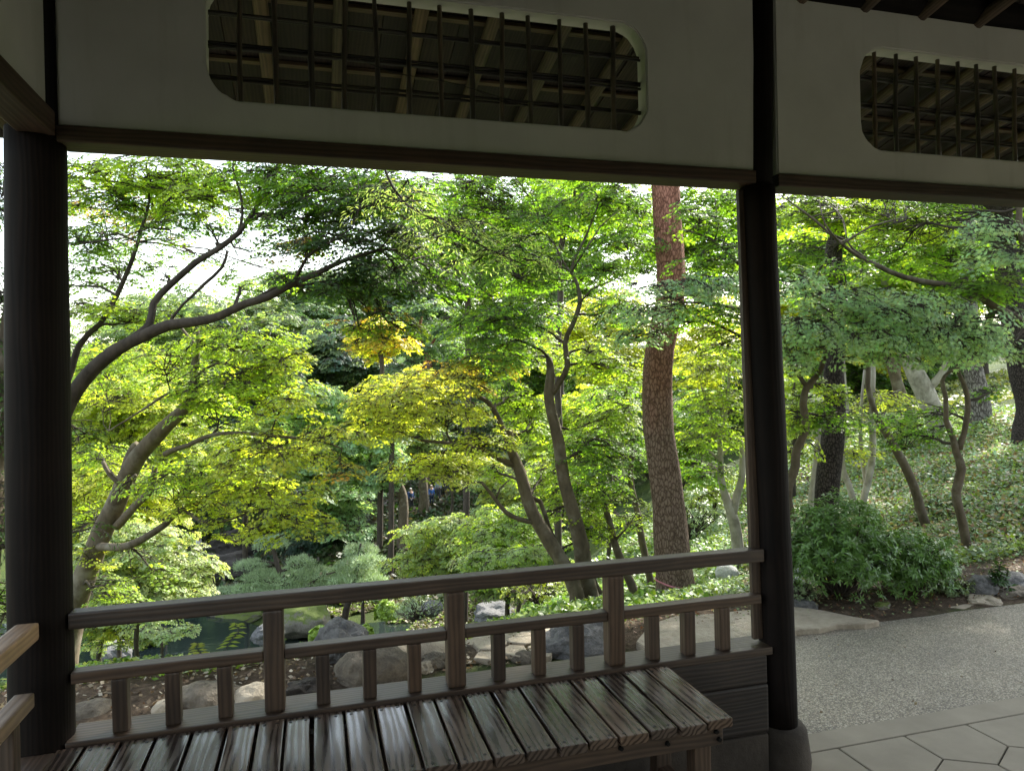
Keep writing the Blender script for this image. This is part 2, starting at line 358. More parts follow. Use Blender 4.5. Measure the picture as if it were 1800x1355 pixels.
a = me.attributes.new('cover', 'FLOAT', 'POINT'); a.data.foreach_set('value', cov.astype(np.float32))
me.polygons.foreach_set('use_smooth', [True]*len(me.polygons))
tag(put('ground', me), kind='structure', label='garden ground falling to the pond and rising to the right', cat='ground')

# pond sheet
pw = [(-34,29.2),(-20,28.6),(-9,28.9),(-4,29.6),(-1.5,30),(1.5,31),(5,32.5),(9,34.5),(11,38),(9.5,39),(6.5,37.2),(4.6,36.5),(1,36.5),(-1,37.2),(-3,38),(-5,40.5),(-9,43),(-13,43),(-34,40)]
tag(put('pond_water', mesh_of('pond', [(x, y, -10.25) for x, y in pw], [tuple(range(len(pw)))], M_WATER)), kind='structure', label='dark pond at the bottom of the garden', cat='pond')
# exposed aggregate path
top = []; N = 90
for i in range(N+1):
    x = -7+17*i/N; top.append((x, 3.92+.035*noise.noise(Vector((x*1.7, 0, 0)))+.012*noise.noise(Vector((x*9, 3, 0))), -.02))
V = []; Fc = []
for x, y, z in top: V += [(x, 2.70, z), (x, y-.02, z), (x, y, z-.05)]
for i in range(N): a = i*3; Fc += [(a, a+3, a+4, a+1), (a+1, a+4, a+5, a+2)]
tag(put('path', mesh_of('path', V, Fc, M_AGG, True)), kind='structure', label='exposed aggregate path outside the railing', cat='path')
# terrace floor: mortar bed, border slabs, hexagonal pavers
fl = put('floor', mesh_of('floor', [(-6,-5,-.012),(8,-5,-.012),(8,2.76,-.012),(-6,2.76,-.012)], [(0,1,2,3)], M_JOINT))
tag(fl, kind='structure', label='pavilion floor of hexagonal concrete pavers', cat='floor')
def prism(poly, z0, z1, m, bev=.003):
    bm = bmesh.new(); vs = [bm.verts.new((x, y, z0)) for x, y in poly]; f = bm.faces.new(vs)
    r = bmesh.ops.extrude_face_region(bm, geom=[f]); bmesh.ops.translate(bm, verts=[v for v in r['geom'] if isinstance(v, bmesh.types.BMVert)], vec=(0,0,z1-z0))
    bmesh.ops.recalc_face_normals(bm, faces=bm.faces[:])
    if bev: bmesh.ops.bevel(bm, geom=[e for e in bm.edges if all(abs(v.co.z-z1) < 1e-6 for v in e.verts)], offset=bev, segments=1, affect='EDGES')
    me = bpy.data.meshes.new('prism'); bm.to_mesh(me); bm.free(); me.materials.append(m); return me
bx = [-5.9,-4.2,-2.6,-1.0,.62,2.0,3.9,5.6,7.4]
for i in range(8):
    poly = [(bx[i]+.003, 2.615), (bx[i+1]-.003, 2.615)] + [(bx[i+1]-.003-(bx[i+1]-bx[i]-.006)*k/8, 2.752+.007*noise.noise(Vector((k*.7+i*5, 1, 0)))) for k in range(9)]
    put('border_slab', prism(poly, -.05, .0, M_CONC), fl)
hexw = .345; s = .2
def clip(poly, n, c):           # keep n.p <= c
    out = []
    for i in range(len(poly)):
        p, q = poly[i], poly[(i+1) % len(poly)]; dp = n[0]*p[0]+n[1]*p[1]-c; dq = n[0]*q[0]+n[1]*q[1]-c
        if dp <= 0: out.append(p)
        if dp*dq < 0: k = dp/(dp-dq); out.append((p[0]+k*(q[0]-p[0]), p[1]+k*(q[1]-p[1])))
    return out
hexme = None
for r in range(11):
    for c in range(20):
        cx = -2.2+hexw*c + (hexw/2 if r % 2 else 0) + .024+.0; cyy = 2.504-r*.3
        g = .0035; poly = [(cx+(hexw/2-g)*1.1547*math.cos(math.radians(60*k+30)), cyy+(s-g*1.1)*math.sin(math.radians(60*k+30))*1.0) for k in range(6)]
        if r == 0:
            poly = clip(poly, (0,1), 2.608)
            put('hexagonal_paver', prism(poly, -.05, 0, M_CONC), fl)
        else:
            if hexme is None: hexme = prism([(x-cx, y-cyy) for x, y in poly], -.05, 0, M_CONC)
            put('hexagonal_paver', hexme, fl, Matrix.Translation((cx, cyy, 0)))

# ------------------------------------------------------------------ pavilion
pav = empty('pavilion', (1.8, 2.57, 0), 'open wooden garden pavilion with white plaster walls above dark log posts', 'pavilion')
def log(name, pts, rad, m, parent, sides=20, wob=.03):
    # local X along the log so the grain follows it
    M = axis_matrix(pts[0], pts[-1]); Mi = M.inverted()
    p2, r2 = smooth_path(pts, rad, .12)
    V, Fc = tube_data([Mi @ Vector([float(c) for c in p]) for p in p2], r2, sides, wob=wob)
    return put(name, mesh_of(name, V, Fc, m, True), parent, M)
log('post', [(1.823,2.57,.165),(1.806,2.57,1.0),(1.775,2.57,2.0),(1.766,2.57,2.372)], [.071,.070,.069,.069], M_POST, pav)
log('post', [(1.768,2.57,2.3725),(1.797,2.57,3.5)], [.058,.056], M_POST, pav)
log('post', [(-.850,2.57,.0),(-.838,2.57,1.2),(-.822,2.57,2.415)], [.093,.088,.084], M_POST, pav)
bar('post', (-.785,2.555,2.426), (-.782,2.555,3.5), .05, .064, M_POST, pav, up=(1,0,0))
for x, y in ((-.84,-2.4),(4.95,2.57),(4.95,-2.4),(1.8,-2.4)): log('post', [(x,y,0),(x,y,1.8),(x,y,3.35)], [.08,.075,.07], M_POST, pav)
def footing():
    V = []; Fc = []; n = 28; prof = [(.0,.108),(.03,.112),(.10,.104),(.155,.095),(.175,.08),(.178,.0)]
    for z, r in prof:
        for k in range(n):
            a = 2*math.pi*k/n; rr = r*(1+.04*noise.noise(Vector((math.cos(a)*1.3, math.sin(a)*1.3, z*6)))); V.append((rr*math.cos(a), rr*math.sin(a), z))
    for i in range(len(prof)-1):
        for k in range(n): a = i*n+k; b = i*n+(k+1) % n; Fc.append((a, b, b+n, a+n))
    return mesh_of('footing', V, Fc, M_FOOT, True)
put('foundation_stone', footing(), pav, Matrix.Translation((1.835,2.57,0)))
bar('sill_footing', (-.8,2.585,.085), (1.73,2.585,.085), .15, .17, M_FOOT, pav, .01)
# tie beams (lower edge of the plaster)
bar('tie_beam', (-.752,2.575,2.4), (1.728,2.575,2.4), .115, .052, M_BEAM, pav, .006)
bar('tie_beam', (1.832,2.579,2.395), (4.9,2.579,2.395), .118, .052, M_BEAM, pav, .006)
bar('tie_beam', (-.800,2.515,2.425), (-.800,-2.3,2.425), .10, .075, M_BEAM, pav, .006)
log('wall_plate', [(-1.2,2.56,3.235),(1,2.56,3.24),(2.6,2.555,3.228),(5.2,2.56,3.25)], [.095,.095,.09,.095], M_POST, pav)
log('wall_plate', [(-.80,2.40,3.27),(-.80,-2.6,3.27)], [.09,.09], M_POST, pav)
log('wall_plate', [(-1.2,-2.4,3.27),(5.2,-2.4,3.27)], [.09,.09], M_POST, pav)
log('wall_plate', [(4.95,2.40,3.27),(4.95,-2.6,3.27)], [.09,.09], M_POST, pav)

def plaster_wall(name, x0, x1, z0, z1, hole, thick, parent, M, ox=0):
    bm = bmesh.new()
    def loop(pts):
        vs = [bm.verts.new((x, 0, z)) for x, z in pts]; return [bm.edges.new((vs[i], vs[(i+1) % len(vs)])) for i in range(len(vs))]
    e = []
    n = 12
    outer = [(x0+(x1-x0)*k/n, z0) for k in range(n)] + [(x1, z0), (x1, z1)] + [(x0, z1)]
    e += loop(outer)
    if hole:
        a, b, c, d, r = hole; pts = []
        for cx, cz, st in ((b-r,c+r,-90),(b-r,d-r,0),(a+r,d-r,90),(a+r,c+r,180)):
            for k in range(13):
                t = math.radians(st+90*k/12); wobx = .004*noise.noise(Vector((cx*3+k*.5, cz*3, 0)))
                pts.append((cx+(r+wobx)*math.cos(t), cz+(r+wobx)*math.sin(t)))
        e += loop(pts)
    bmesh.ops.triangle_fill(bm, use_beauty=True, use_dissolve=False, edges=e)
    r = bmesh.ops.extrude_face_region(bm, geom=bm.faces[:])
    bmesh.ops.translate(bm, verts=[v for v in r['geom'] if isinstance(v, bmesh.types.BMVert)], vec=(0, thick, 0))
    bmesh.ops.recalc_face_normals(bm, faces=bm.faces[:])
    rim = [ed for ed in bm.edges if len(ed.link_faces) == 2 and ed.calc_face_angle(0) > 1.0 and all(abs(v.co.y) < 1e-6 for v in ed.verts)]
    bmesh.ops.bevel(bm, geom=rim, offset=.006, segments=2, affect='EDGES')
    me = bpy.data.meshes.new(name); bm.to_mesh(me); bm.free(); me.materials.append(M_PLAST); return put(name, me, parent, M)
WY = 2.535
wl1 = plaster_wall('plaster_wall', -.751, 1.742, 2.426, 3.20, (-.315, 1.262, 2.548, 2.962, .115), .075, pav, Matrix.Translation((0, WY, 0)))
wl2 = plaster_wall('plaster_wall', 1.838, 4.9, 2.421, 3.20, (2.255, 3.86, 2.552, 2.985, .115), .075, pav, Matrix.Translation((0, WY, 0)))
plaster_wall('plaster_wall', -2.3, 2.5, 2.463, 3.22, None, .06, pav, Matrix.Translation((-.80, 0, 0)) @ Matrix.Rotation(math.radians(90), 4, 'Z') @ Matrix.Translation((0, -.03, 0)))
plaster_wall('plaster_wall', -.7, 4.9, 1.0, 3.22, None, .06, pav, Matrix.Translation((0, -2.43, 0)))  # unseen back wall, added to darken the interior
bar('siding_board', (-.7,-2.40,.505), (4.9,-2.40,.505), .05, .98, M_BOARD, pav, .006)  # boarded lower half of the added back wall
plaster_wall('plaster_wall', -2.3, 2.5, 2.4, 3.22, None, .06, pav, Matrix.Translation((4.95, 0, 0)) @ Matrix.Rotation(math.radians(90), 4, 'Z') @ Matrix.Translation((0, -.03, 0)))
# bamboo lattices: sub-parts of the plaster wall with the opening
def bamboo(name, a, b, r, m, parent, knots=True, bend=.004):
    a = np.array(a, float); b = np.array(b, float); L = np.linalg.norm(b-a); n = max(6, int(L/.035)); pts = []; rad = []; ph = random.random()
    side = np.array([random.uniform(-1,1)*bend, random.uniform(-.5,.5)*bend, random.uniform(-1,1)*bend*.4])
    for k in range(n+1):
        t = k/n; pts.append(a+(b-a)*t+side*math.sin(math.pi*t*1.3+ph)); rad.append(r*(1+(.22 if knots and (k+int(ph*5)) % 5 == 0 else 0))*(1-.12*t))
    M = axis_matrix(a, b); Mi = M.inverted(); V, Fc = tube_data([Mi @ Vector(p) for p in pts], rad, 8)
    return put(name, mesh_of(name, V, Fc, m, True), parent, M)
Yv = WY+.040
for x in (-.216,-.1,.019,.131,.244,.36,.474,.591,.707,.816,.937,1.046,1.158):
    bamboo('bamboo_upright', (x*.985, Yv, 2.535), (x*.985+random.uniform(-.004,.004), Yv, 2.985), .0095+random.uniform(-.001,.0015), M_BAMB, wl1)
for z in (2.640,2.647,2.742,2.751,2.760,2.855,2.863):
    bamboo('bamboo_crossbar', (-.33, Yv+.018+random.uniform(0,.004), z+random.uniform(-.003,.003)), (1.28, Yv+.018, z+random.uniform(-.004,.004)), .0058, M_BAMB2, wl1, bend=.012)
for x in (2.36,2.472,2.583,2.695,2.81,2.92,3.025,3.135,3.25,3.36,3.475,3.59,3.70):
    bamboo('bamboo_upright', (x, Yv, 2.545), (x+random.uniform(-.004,.004), Yv, 3.0), .0095, M_RAFT if x in (2.36,) else M_BAMB, wl2)
for z in (2.640,2.649,2.750,2.758,2.768,2.872,2.880):
    bamboo('bamboo_crossbar', (2.235, Yv+.018, z+random.uniform(-.003,.003)), (3.88, Yv+.018, z+random.uniform(-.004,.004)), .006, M_BAMB2, wl2, bend=.012)
# loose wires on the lattice
for pts in ([(.15,2.745),(.3,2.70),(.45,2.69),(.62,2.66),(.78,2.62)], [(.58,2.67),(.7,2.63),(.85,2.645),(1.0,2.63)], [(2.55,2.66),(2.66,2.68),(2.7,2.76),(2.82,2.80)]):
    pp, rr = smooth_path([(x, WY+.028, z) for x, z in pts], [.0018]*len(pts), .03); V, Fc = tube_data(pp, rr, 5)
    put('vine_tie', mesh_of('vine', V, Fc, M_BAMB2, True), wl1 if pts[0][0] < 2 else wl2)

# roof
roof = put('roof', bar_mesh(8.2, 4.05, .10, M_BARKD, 0), pav, axis_matrix((-2.4, 2.0, 3.46), (5.8, 2.0, 3.46)) @ Matrix.Rotation(-math.atan(.2), 4, 'X'))
def rz(y): return 3.665-.2*abs(y)
k = 0; x = -2.3
while x < 5.7:
    log('rafter', [(x, 0.02, rz(0)+.02), (x+random.uniform(-.01,.01), 2, rz(2)), (x, 3.99, rz(3.99))], [.036,.031,.027], M_RAFT, roof, 10, .08)
    log('rafter', [(x, -.02, rz(0)+.02), (x, -3.6, rz(3.6))], [.034,.03], M_RAFT, roof, 8, 0)
    x += .305
roof2 = put('roof', bar_mesh(8.2, 3.8, .10, M_BARKD, 0), pav, axis_matrix((-2.4, -1.86, 3.49), (5.8, -1.86, 3.49)) @ Matrix.Rotation(math.atan(.2), 4, 'X'))
x = -2.39; sl = math.atan(.2)
bmeshes = [bar_mesh(4.10, wd-.003, .012, M_ROOFB, .002) for wd in (.14,.16,.18)]; j = 0
while x < 5.65:
    i = j % 3; wd = (.14,.16,.18)[i]
    put('roof_board', bmeshes[i], roof, axis_matrix((x+wd/2, -.0, rz(0)+.052+.004*(j % 2)), (x+wd/2, 4.02, rz(4.02)+.052+.004*(j % 2)), up=(0,0,1))); x += wd; j += 1
for y in (.7,1.4,2.1,2.95,3.35,3.75): bar('batten', (-2.38, y, rz(y)+.036), (5.6, y, rz(y)+.036), .035, .016, M_RAFT, roof, .002)
bar('eave_board', (-2.4, 4.03, rz(4)+.02), (5.7, 4.03, rz(4)+.02), .03, .09, M_ROOFB, roof, .003)
M = axis_matrix((-2.39, -1.82, rz(1.82)+.055), (5.65, -1.82, rz(1.82)+.055)) @ Matrix.Rotation(math.atan(.2), 4, 'X')
put('roof_board', bar_mesh(8.04, 3.66, .012, M_ROOFB, 0), roof2, M)

# low boarded wall under the railing
bar('siding_board', (1.02,2.549,.427), (1.73,2.549,.427), .070, .112, M_BOARD, pav, .006, )
bar('siding_board', (-.76,2.549,.427), (1.018,2.549,.427), .068, .112, M_BOARD, pav, .006)
bar('siding_board', (-.76,2.550,.271), (1.735,2.550,.271), .075, .196, M_BOARD, pav, .012)

# ------------------------------------------------------------------ railing
rl = empty('wooden_railing', (.5, 2.56, .515), 'brown wooden railing with short balusters running behind the bench', 'railing')
bar('sill_rail', (-.765,2.578,.500), (1.752,2.578,.500), .142, .030, M_RAIL, rl, .004)
bar('top_rail', (-.755,2.560,.882), (1.738,2.560,.878), .062, .052, M_RAIL, rl, .006)
nx = [-.148,.471,1.089]; ends = [-.752]+nx+[1.722]
for i in range(4): bar('lower_rail', (ends[i]+(.0 if i == 0 else .0335), 2.558, .703), (ends[i+1]-(0 if i == 3 else .0335), 2.558, .703), .052, .036, M_RAIL, rl, .004)
for x in nx: bar('newel_post', (x, 2.558, .516), (x, 2.558, .855), .066, .066, M_RAIL, rl, .008, up=(0,1,0))
for x in (-.616,-.462,-.304,.009,.166,.322,.628,.784,.936,1.247,1.401,1.554):
    bar('baluster', (x+random.uniform(-.002,.002), 2.556, .516), (x+random.uniform(-.002,.002), 2.556, .684), .046, .046, M_RAIL, rl, .004, up=(0,1,0))
bar('end_stile', (1.732, 2.575, .53), (1.700, 2.575, 2.36), .05, .022, M_RAIL, rl, .003, up=(0,1,0))
sr = empty('wooden_railing', (-.83, 1.2, .5), 'pale wooden side railing in the bottom left corner running towards the viewer', 'railing')
bar('top_rail', (-.832,2.435,.893), (-.832,-2.3,.893), .064, .052, M_RAILL, sr, .010)
bar('lower_rail', (-.830,2.395,.705), (-.830,-2.3,.705), .052, .042, M_RAILL, sr, .006)
bar('sill_rail', (-.835,2.48,.48), (-.835,-2.3,.48), .11, .05, M_RAIL, sr, .006)
for y in (2.27,2.02,1.77,1.52,1.27,1.02,.77,.5,.2,-.1,-.5,-1,-1.5,-2): bar('baluster', (-.830,y,.506), (-.830,y,.682), .046, .046, M_RAIL, sr, .004, up=(0,1,0))
for y in (1.64,.36,-.8): bar('newel_post', (-.832,y,.506), (-.832,y,.866), .062, .062, M_RAIL, sr, .006, up=(0,1,0))
put('side_panel', bar_mesh(4.8, .06, .44, M_BOARD, .005), sr, axis_matrix((-.84,2.48,.232), (-.84,-2.3,.232)))

# ------------------------------------------------------------------ bench
be = empty('bench', (.3, 2.28, 0), 'low plank bench of wet dark boards running along the railing', 'bench')
gx_ = [1.285,1.185,1.088,.988,.884,.782,.686,.584,.485,.382,.28,.176,.074,-.03,-.114,-.202,-.296,-.399,-.504,-.604,-.706,-.79]
M_SCREW = simple('screw', (.02,.02,.02), .4); M_SCREW.node_tree.nodes['Principled BSDF'].inputs['Metallic'].default_value = .8
sV = []; sF = []
sV, sF = tube_data([(0,0,0),(0,0,.0015)], [.0055,.0048], 10); scr = mesh_of('screw', sV, sF, M_SCREW)
for i in range(len(gx_)-1):
    xc = (gx_[i]+gx_[i+1])/2; wd = gx_[i]-gx_[i+1]-.010; y0 = 2.046+random.uniform(-.006,.006); zt = random.uniform(-.0015,.0015)
    pl = bar('seat_plank', (xc, y0, .486+zt), (xc+random.uniform(-.002,.002), 2.502, .486+zt), wd, .030, M_SEAT, be, .004)
    for yy in (2.075, 2.47):
        for sx in (-.3, .3): put('screw', scr, pl, Matrix.Translation((xc+sx*wd+random.uniform(-.006,.006), yy+random.uniform(-.006,.006), .5011+zt)))
bar('apron', (-.79,2.10,.437), (1.262,2.10,.437), .04, .064, M_RAIL, be, .005)
bar('apron', (-.79,2.455,.437), (1.262,2.455,.437), .04, .064, M_RAIL, be, .005)
bar('apron', (1.24,2.122,.437), (1.24,2.433,.437), .04, .06, M_RAIL, be, .004)
for x in (1.21,.2,-.7):
    for y in (2.15,2.43): bar('leg', (x,y,0.002), (x,y,.404), .06, .06, M_RAIL, be, .005, up=(0,1,0))
for x in (1.21, .2): bar('stretcher', (x, 2.182, .16), (x, 2.398, .16), .05, .04, M_RAIL, be, .004)
bolt = mesh_of('bolt', *tube_data([(0,0,0),(0,-.008,0)], [.009,.007], 12), M_SCREW)
for x, z in ((1.235,.452),(1.245,.425),(1.06,.44),(.9,.45),(.35,.44)): put('bolt', bolt, be, Matrix.Translation((x, 2.0795, z)))

# ------------------------------------------------------------------ leaves
def template(kind):
    if kind == 'maple':                    # five pointed lobes
        tip = [(.95,0),(.62,.62),(.62,-.62),(.02,.70),(.02,-.70)]
        order = [(.02,-.70),(.62,-.62),(.98,0),(.62,.62),(.02,.70)]
        inner = [(-.22,-.05),(.16,-.34),(.34,-.14),(.34,.14),(.16,.34),(-.22,.05)]
        V = [(x, y, .0) for x, y in inner] + [(x, y, -.16) for x, y in order]
        Fc = [[0,1,2,3,4,5], [0,6,1], [1,7,2], [2,8,3], [3,9,4], [4,10,5]]
    elif kind == 'tri':
        V = [(-.42,0,0),(.26,-.34,0),(.26,.34,0),(.0,-.92,-.15),(1.02,0,-.2),(.0,.92,-.15)]
        Fc = [[0,1,2],[0,3,1],[1,4,2],[2,5,0]]
    elif kind == 'diamond':
        V = [(-.8,0,0),(.1,-.6,-.12),(.95,0,-.1),(.1,.6,-.12)]; Fc = [[0,1,2],[0,2,3]]
    elif kind == 'lance':
        V = [(0,0,0),(.6,-.2,.06),(1.35,0,-.1),(.6,.2,.06)]; Fc = [[0,1,2],[0,2,3]]
    elif kind == 'needle':
        V = [(0,-.09,0),(1,0,0),(0,.09,0)]; Fc = [[0,1,2]]
    return np.array(V, float), Fc
def leaves_mesh(name, C, Nn, D, S, cols, kind, m):
    T, Fc = template(kind); n = len(C); k = len(T)
    Nn = Nn/np.linalg.norm(Nn, axis=1, keepdims=True); D = D - (D*Nn).sum(1, keepdims=True)*Nn; D /= np.linalg.norm(D, axis=1, keepdims=True)+1e-9
    B = np.cross(Nn, D)
    V = C[:, None, :] + S[:, None, None]*(T[None, :, 0:1]*D[:, None, :] + T[None, :, 1:2]*B[:, None, :] + T[None, :, 2:3]*Nn[:, None, :])
    flat = np.concatenate([np.array(f) for f in Fc]); sz = np.array([len(f) for f in Fc])
    L = (np.arange(n)[:, None]*k + flat[None, :]).ravel(); sizes = np.tile(sz, n)
    return big_mesh(name, V.reshape(-1, 3), L, sizes, m, np.repeat(cols, len(Fc), axis=0))
LB = 1.5
G = {  # leaf colours; 'blue' has the reflected sky painted into it
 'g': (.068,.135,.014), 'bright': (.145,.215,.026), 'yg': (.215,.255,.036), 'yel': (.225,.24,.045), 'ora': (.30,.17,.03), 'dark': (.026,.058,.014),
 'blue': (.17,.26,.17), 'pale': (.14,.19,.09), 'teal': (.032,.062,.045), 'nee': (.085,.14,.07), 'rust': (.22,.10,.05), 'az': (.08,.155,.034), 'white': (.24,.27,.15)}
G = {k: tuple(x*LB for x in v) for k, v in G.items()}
NLEAF = [0]; TILT = 0.0
def pad_sprays(cen, rx, ry, rzz, nspray, spread, flat=.25):
    """centres, normals and outward directions of flat leaf sprays in an ellipsoidal cloud"""
    u = RNG.normal(size=(nspray, 3)); u /= np.linalg.norm(u, axis=1, keepdims=True); rr = RNG.random(nspray)**(1/2.2)
    o = u*rr[:, None]; c = cen + o*np.array([rx, ry, rzz]); c[:, 2] -= .35*rzz*(o[:, 0]**2+o[:, 1]**2)
    nn = np.array([TILT*-.25,-TILT,1.0]) + flat*RNG.normal(size=(nspray, 3)) + .55*o*np.array([1,1,0]); d = o*np.array([1,1,.0])+.5*RNG.normal(size=(nspray,3))*np.array([1,1,.1])
    return c, nn, d
# a spray of foliage on its twig: leaf sprays are scattered through each crown (thousands to a crown) by geometry nodes
def spray_object(kind, seed):
    rg = np.random.default_rng(seed); T, Fc = template('maple' if kind == 'maple' else kind); n = {'maple': 24, 'diamond': 26, 'lance': 26, 'needle': 60}[kind]
    pts = []; tries = 0
    while len(pts) < n and tries < 4000:
        tries += 1; a = rg.uniform(-2.0, 2.0); r = 4.6*math.sqrt(rg.random()); q = (r*math.cos(a)+.6, r*math.sin(a)*.85)
        if all((q[0]-o[0])**2+(q[1]-o[1])**2 > (1.0 if kind != 'needle' else .2) for o in pts): pts.append(q)
    V = []; F_ = []; cols = []; mi = []
    for x, y in pts:
        r = math.hypot(x, y); z = -.045*r*r+rg.normal()*.28; up = Vector((.10*x+rg.normal()*.28, .10*y+rg.normal()*.28, 1)).normalized()
        a = math.atan2(y, x)+rg.normal()*.45; d = Vector((math.cos(a), math.sin(a), -.35+rg.normal()*.15 if kind != 'needle' else .8+rg.normal()*.3)); d = (d-up*d.dot(up)).normalized() if kind != 'needle' else d.normalized()
        b = up.cross(d).normalized(); sz = rg.uniform(.75, 1.2)*(1 if kind != 'needle' else 2.2); o_ = len(V)
        for t in T: V.append(Vector((x, y, z))+sz*(d*t[0]+b*t[1]+up*t[2]))
        v = 1+rg.normal()*.14; yl = max(0, rg.normal()*.5)
        for f in Fc: F_.append(tuple(o_+i for i in f)); cols.append((v*(1+.18*yl), v, v*(1-.2*yl))); mi.append(0)
    for q in pts[::3]:                           # fine twigs out to the leaves
        m = Vector((q[0]*.45, q[1]*.25, .02)); o_ = len(V)
        for a_, b_, r0, r1 in ((Vector((-1.2,0,0)), m, .10, .07), (m, Vector((q[0]*.92, q[1]*.92, -.06*(q[0]**2+q[1]**2)*.7)), .07, .03)):
            o_ = len(V); sd = (b_-a_).cross(Vector((0,0,1))).normalized()
            V += [a_-sd*r0, a_+sd*r0, b_+sd*r1, b_-sd*r1, a_+Vector((0,0,r0*1.6)), b_+Vector((0,0,r1*1.6))]
            F_ += [(o_,o_+1,o_+2,o_+3), (o_,o_+3,o_+5,o_+4), (o_+1,o_+4,o_+5,o_+2)]; cols += [(1,1,1)]*3; mi += [1]*3
    me = mesh_of('leaf_spray', V, F_, M_SLEAF if kind != 'needle' else M_SNEED, False, np.clip(np.array(cols), .2, 2)); me.materials.append(M_BARKD); me.polygons.foreach_set('material_index', mi)
    return bpy.data.objects.new('leaf_spray', me)
SPRAYG = {}
def spray_group(kind):
    if kind in SPRAYG: return SPRAYG[kind]
    g = bpy.data.node_groups.new('foliage_'+kind, 'GeometryNodeTree'); g.interface.new_socket('Geometry', in_out='INPUT', socket_type='NodeSocketGeometry'); g.interface.new_socket('Geometry', in_out='OUTPUT', socket_type='NodeSocketGeometry')
    N = g.nodes; gi = N.new('NodeGroupInput'); go = N.new('NodeGroupOutput'); j = N.new('GeometryNodeJoinGeometry')
    for sd_ in range(4):
        oi = N.new('GeometryNodeObjectInfo'); oi.inputs['Object'].default_value = spray_object(kind, 100+sd_); ti = N.new('GeometryNodeGeometryToInstance')
        g.links.new(oi.outputs['Geometry'], ti.inputs[0]); g.links.new(ti.outputs[0], j.inputs[0])
    ip = N.new('GeometryNodeInstanceOnPoints'); ip.inputs['Pick Instance'].default_value = True
    def na(nm, ty):
        n = N.new('GeometryNodeInputNamedAttribute'); n.data_type = ty; n.inputs[0].default_value = nm; return n.outputs['Attribute']
    er = N.new('FunctionNodeEulerToRotation'); g.links.new(na('rot', 'FLOAT_VECTOR'), er.inputs[0]); g.links.new(er.outputs[0], ip.inputs['Rotation'])
    g.links.new(na('scl', 'FLOAT'), ip.inputs['Scale']); g.links.new(gi.outputs[0], ip.inputs['Points']); g.links.new(j.outputs[0], ip.inputs['Instance']); g.links.new(ip.outputs[0], go.inputs[0])
    SPRAYG[kind] = g; return g
NSPR = [0]
class Sprays:
    def __init__(s): s.C = []; s.N = []; s.D = []; s.S = []; s.K = []
    def build(s, parent, kind):
        C = np.concatenate(s.C); Nn = np.concatenate(s.N); D = np.concatenate(s.D); S = np.concatenate(s.S); K = np.concatenate(s.K); n = len(C); NSPR[0] += n
        Nn = Nn/np.linalg.norm(Nn, axis=1, keepdims=True); D = D-(D*Nn).sum(1, keepdims=True)*Nn; D /= np.linalg.norm(D, axis=1, keepdims=True)+1e-9; B = np.cross(Nn, D)
        e = np.stack([np.arctan2(B[:, 2], Nn[:, 2]), -np.arcsin(np.clip(D[:, 2], -1, 1)), np.arctan2(D[:, 1], D[:, 0])], 1)
        me = bpy.data.meshes.new('crown'); me.vertices.add(n); me.vertices.foreach_set('co', C.astype(np.float32).ravel())
        a = me.attributes.new('rot', 'FLOAT_VECTOR', 'POINT'); a.data.foreach_set('vector', e.astype(np.float32).ravel())
        a = me.attributes.new('scl', 'FLOAT', 'POINT'); a.data.foreach_set('value', S.astype(np.float32))
        a = me.attributes.new('pc', 'FLOAT_COLOR', 'POINT'); k = np.ones((n, 4), np.float32); k[:, :3] = np.clip(K, .004, .9); a.data.foreach_set('color', k.ravel())
        me.materials.append(M_SLEAF if kind != 'needle' else M_SNEED); o = put('crown', me, parent); md = o.modifiers.new('foliage', 'NODES'); md.node_group = spray_group(kind); return o
def pad(sp, cen, rx, ry, rzz, cover, size, colour, colour2=None, mixf=.0):
    global TILT; TILT = .55 if colour == 'blue' and size < .06 else 0.0
    area = math.pi*rx*max(rzz, .35*rx); ns = max(3, int(cover*area/(size*size*24*.85)))
    c, nn, d = pad_sprays(np.array(cen), rx, ry, rzz, ns, 0, .2)
    base = np.array(G[colour]); K = np.tile(base, (ns, 1))*(1+.17*RNG.normal(size=(ns, 1))); yl = np.clip(RNG.normal(size=(ns, 1))*.35, 0, 1)
    K = K*(1-.35*yl)+np.array([base[1]*1.1, base[1]*.95, base[2]])*.35*yl
    if colour2: f = np.clip(mixf+.4*RNG.normal(size=(ns, 1)), 0, 1); K = K*(1-f)+np.array(G[colour2])*f
    sp.C.append(c); sp.N.append(nn); sp.D.append(d); sp.S.append(size*RNG.uniform(.75, 1.2, ns)); sp.K.append(K); return c
class Crown:
    def __init__(s): s.C = []; s.N = []; s.D = []; s.S = []; s.K = []
    def add(s, c, n, d, size, col): s.C.append(c); s.N.append(n); s.D.append(d); s.S.append(size); s.K.append(col)
    def mesh(s, name, kind, m):
        C = np.concatenate(s.C); NLEAF[0] += len(C); return leaves_mesh(name, C, np.concatenate(s.N), np.concatenate(s.D), np.concatenate(s.S), np.clip(np.concatenate(s.K), .004, .9), kind, m)
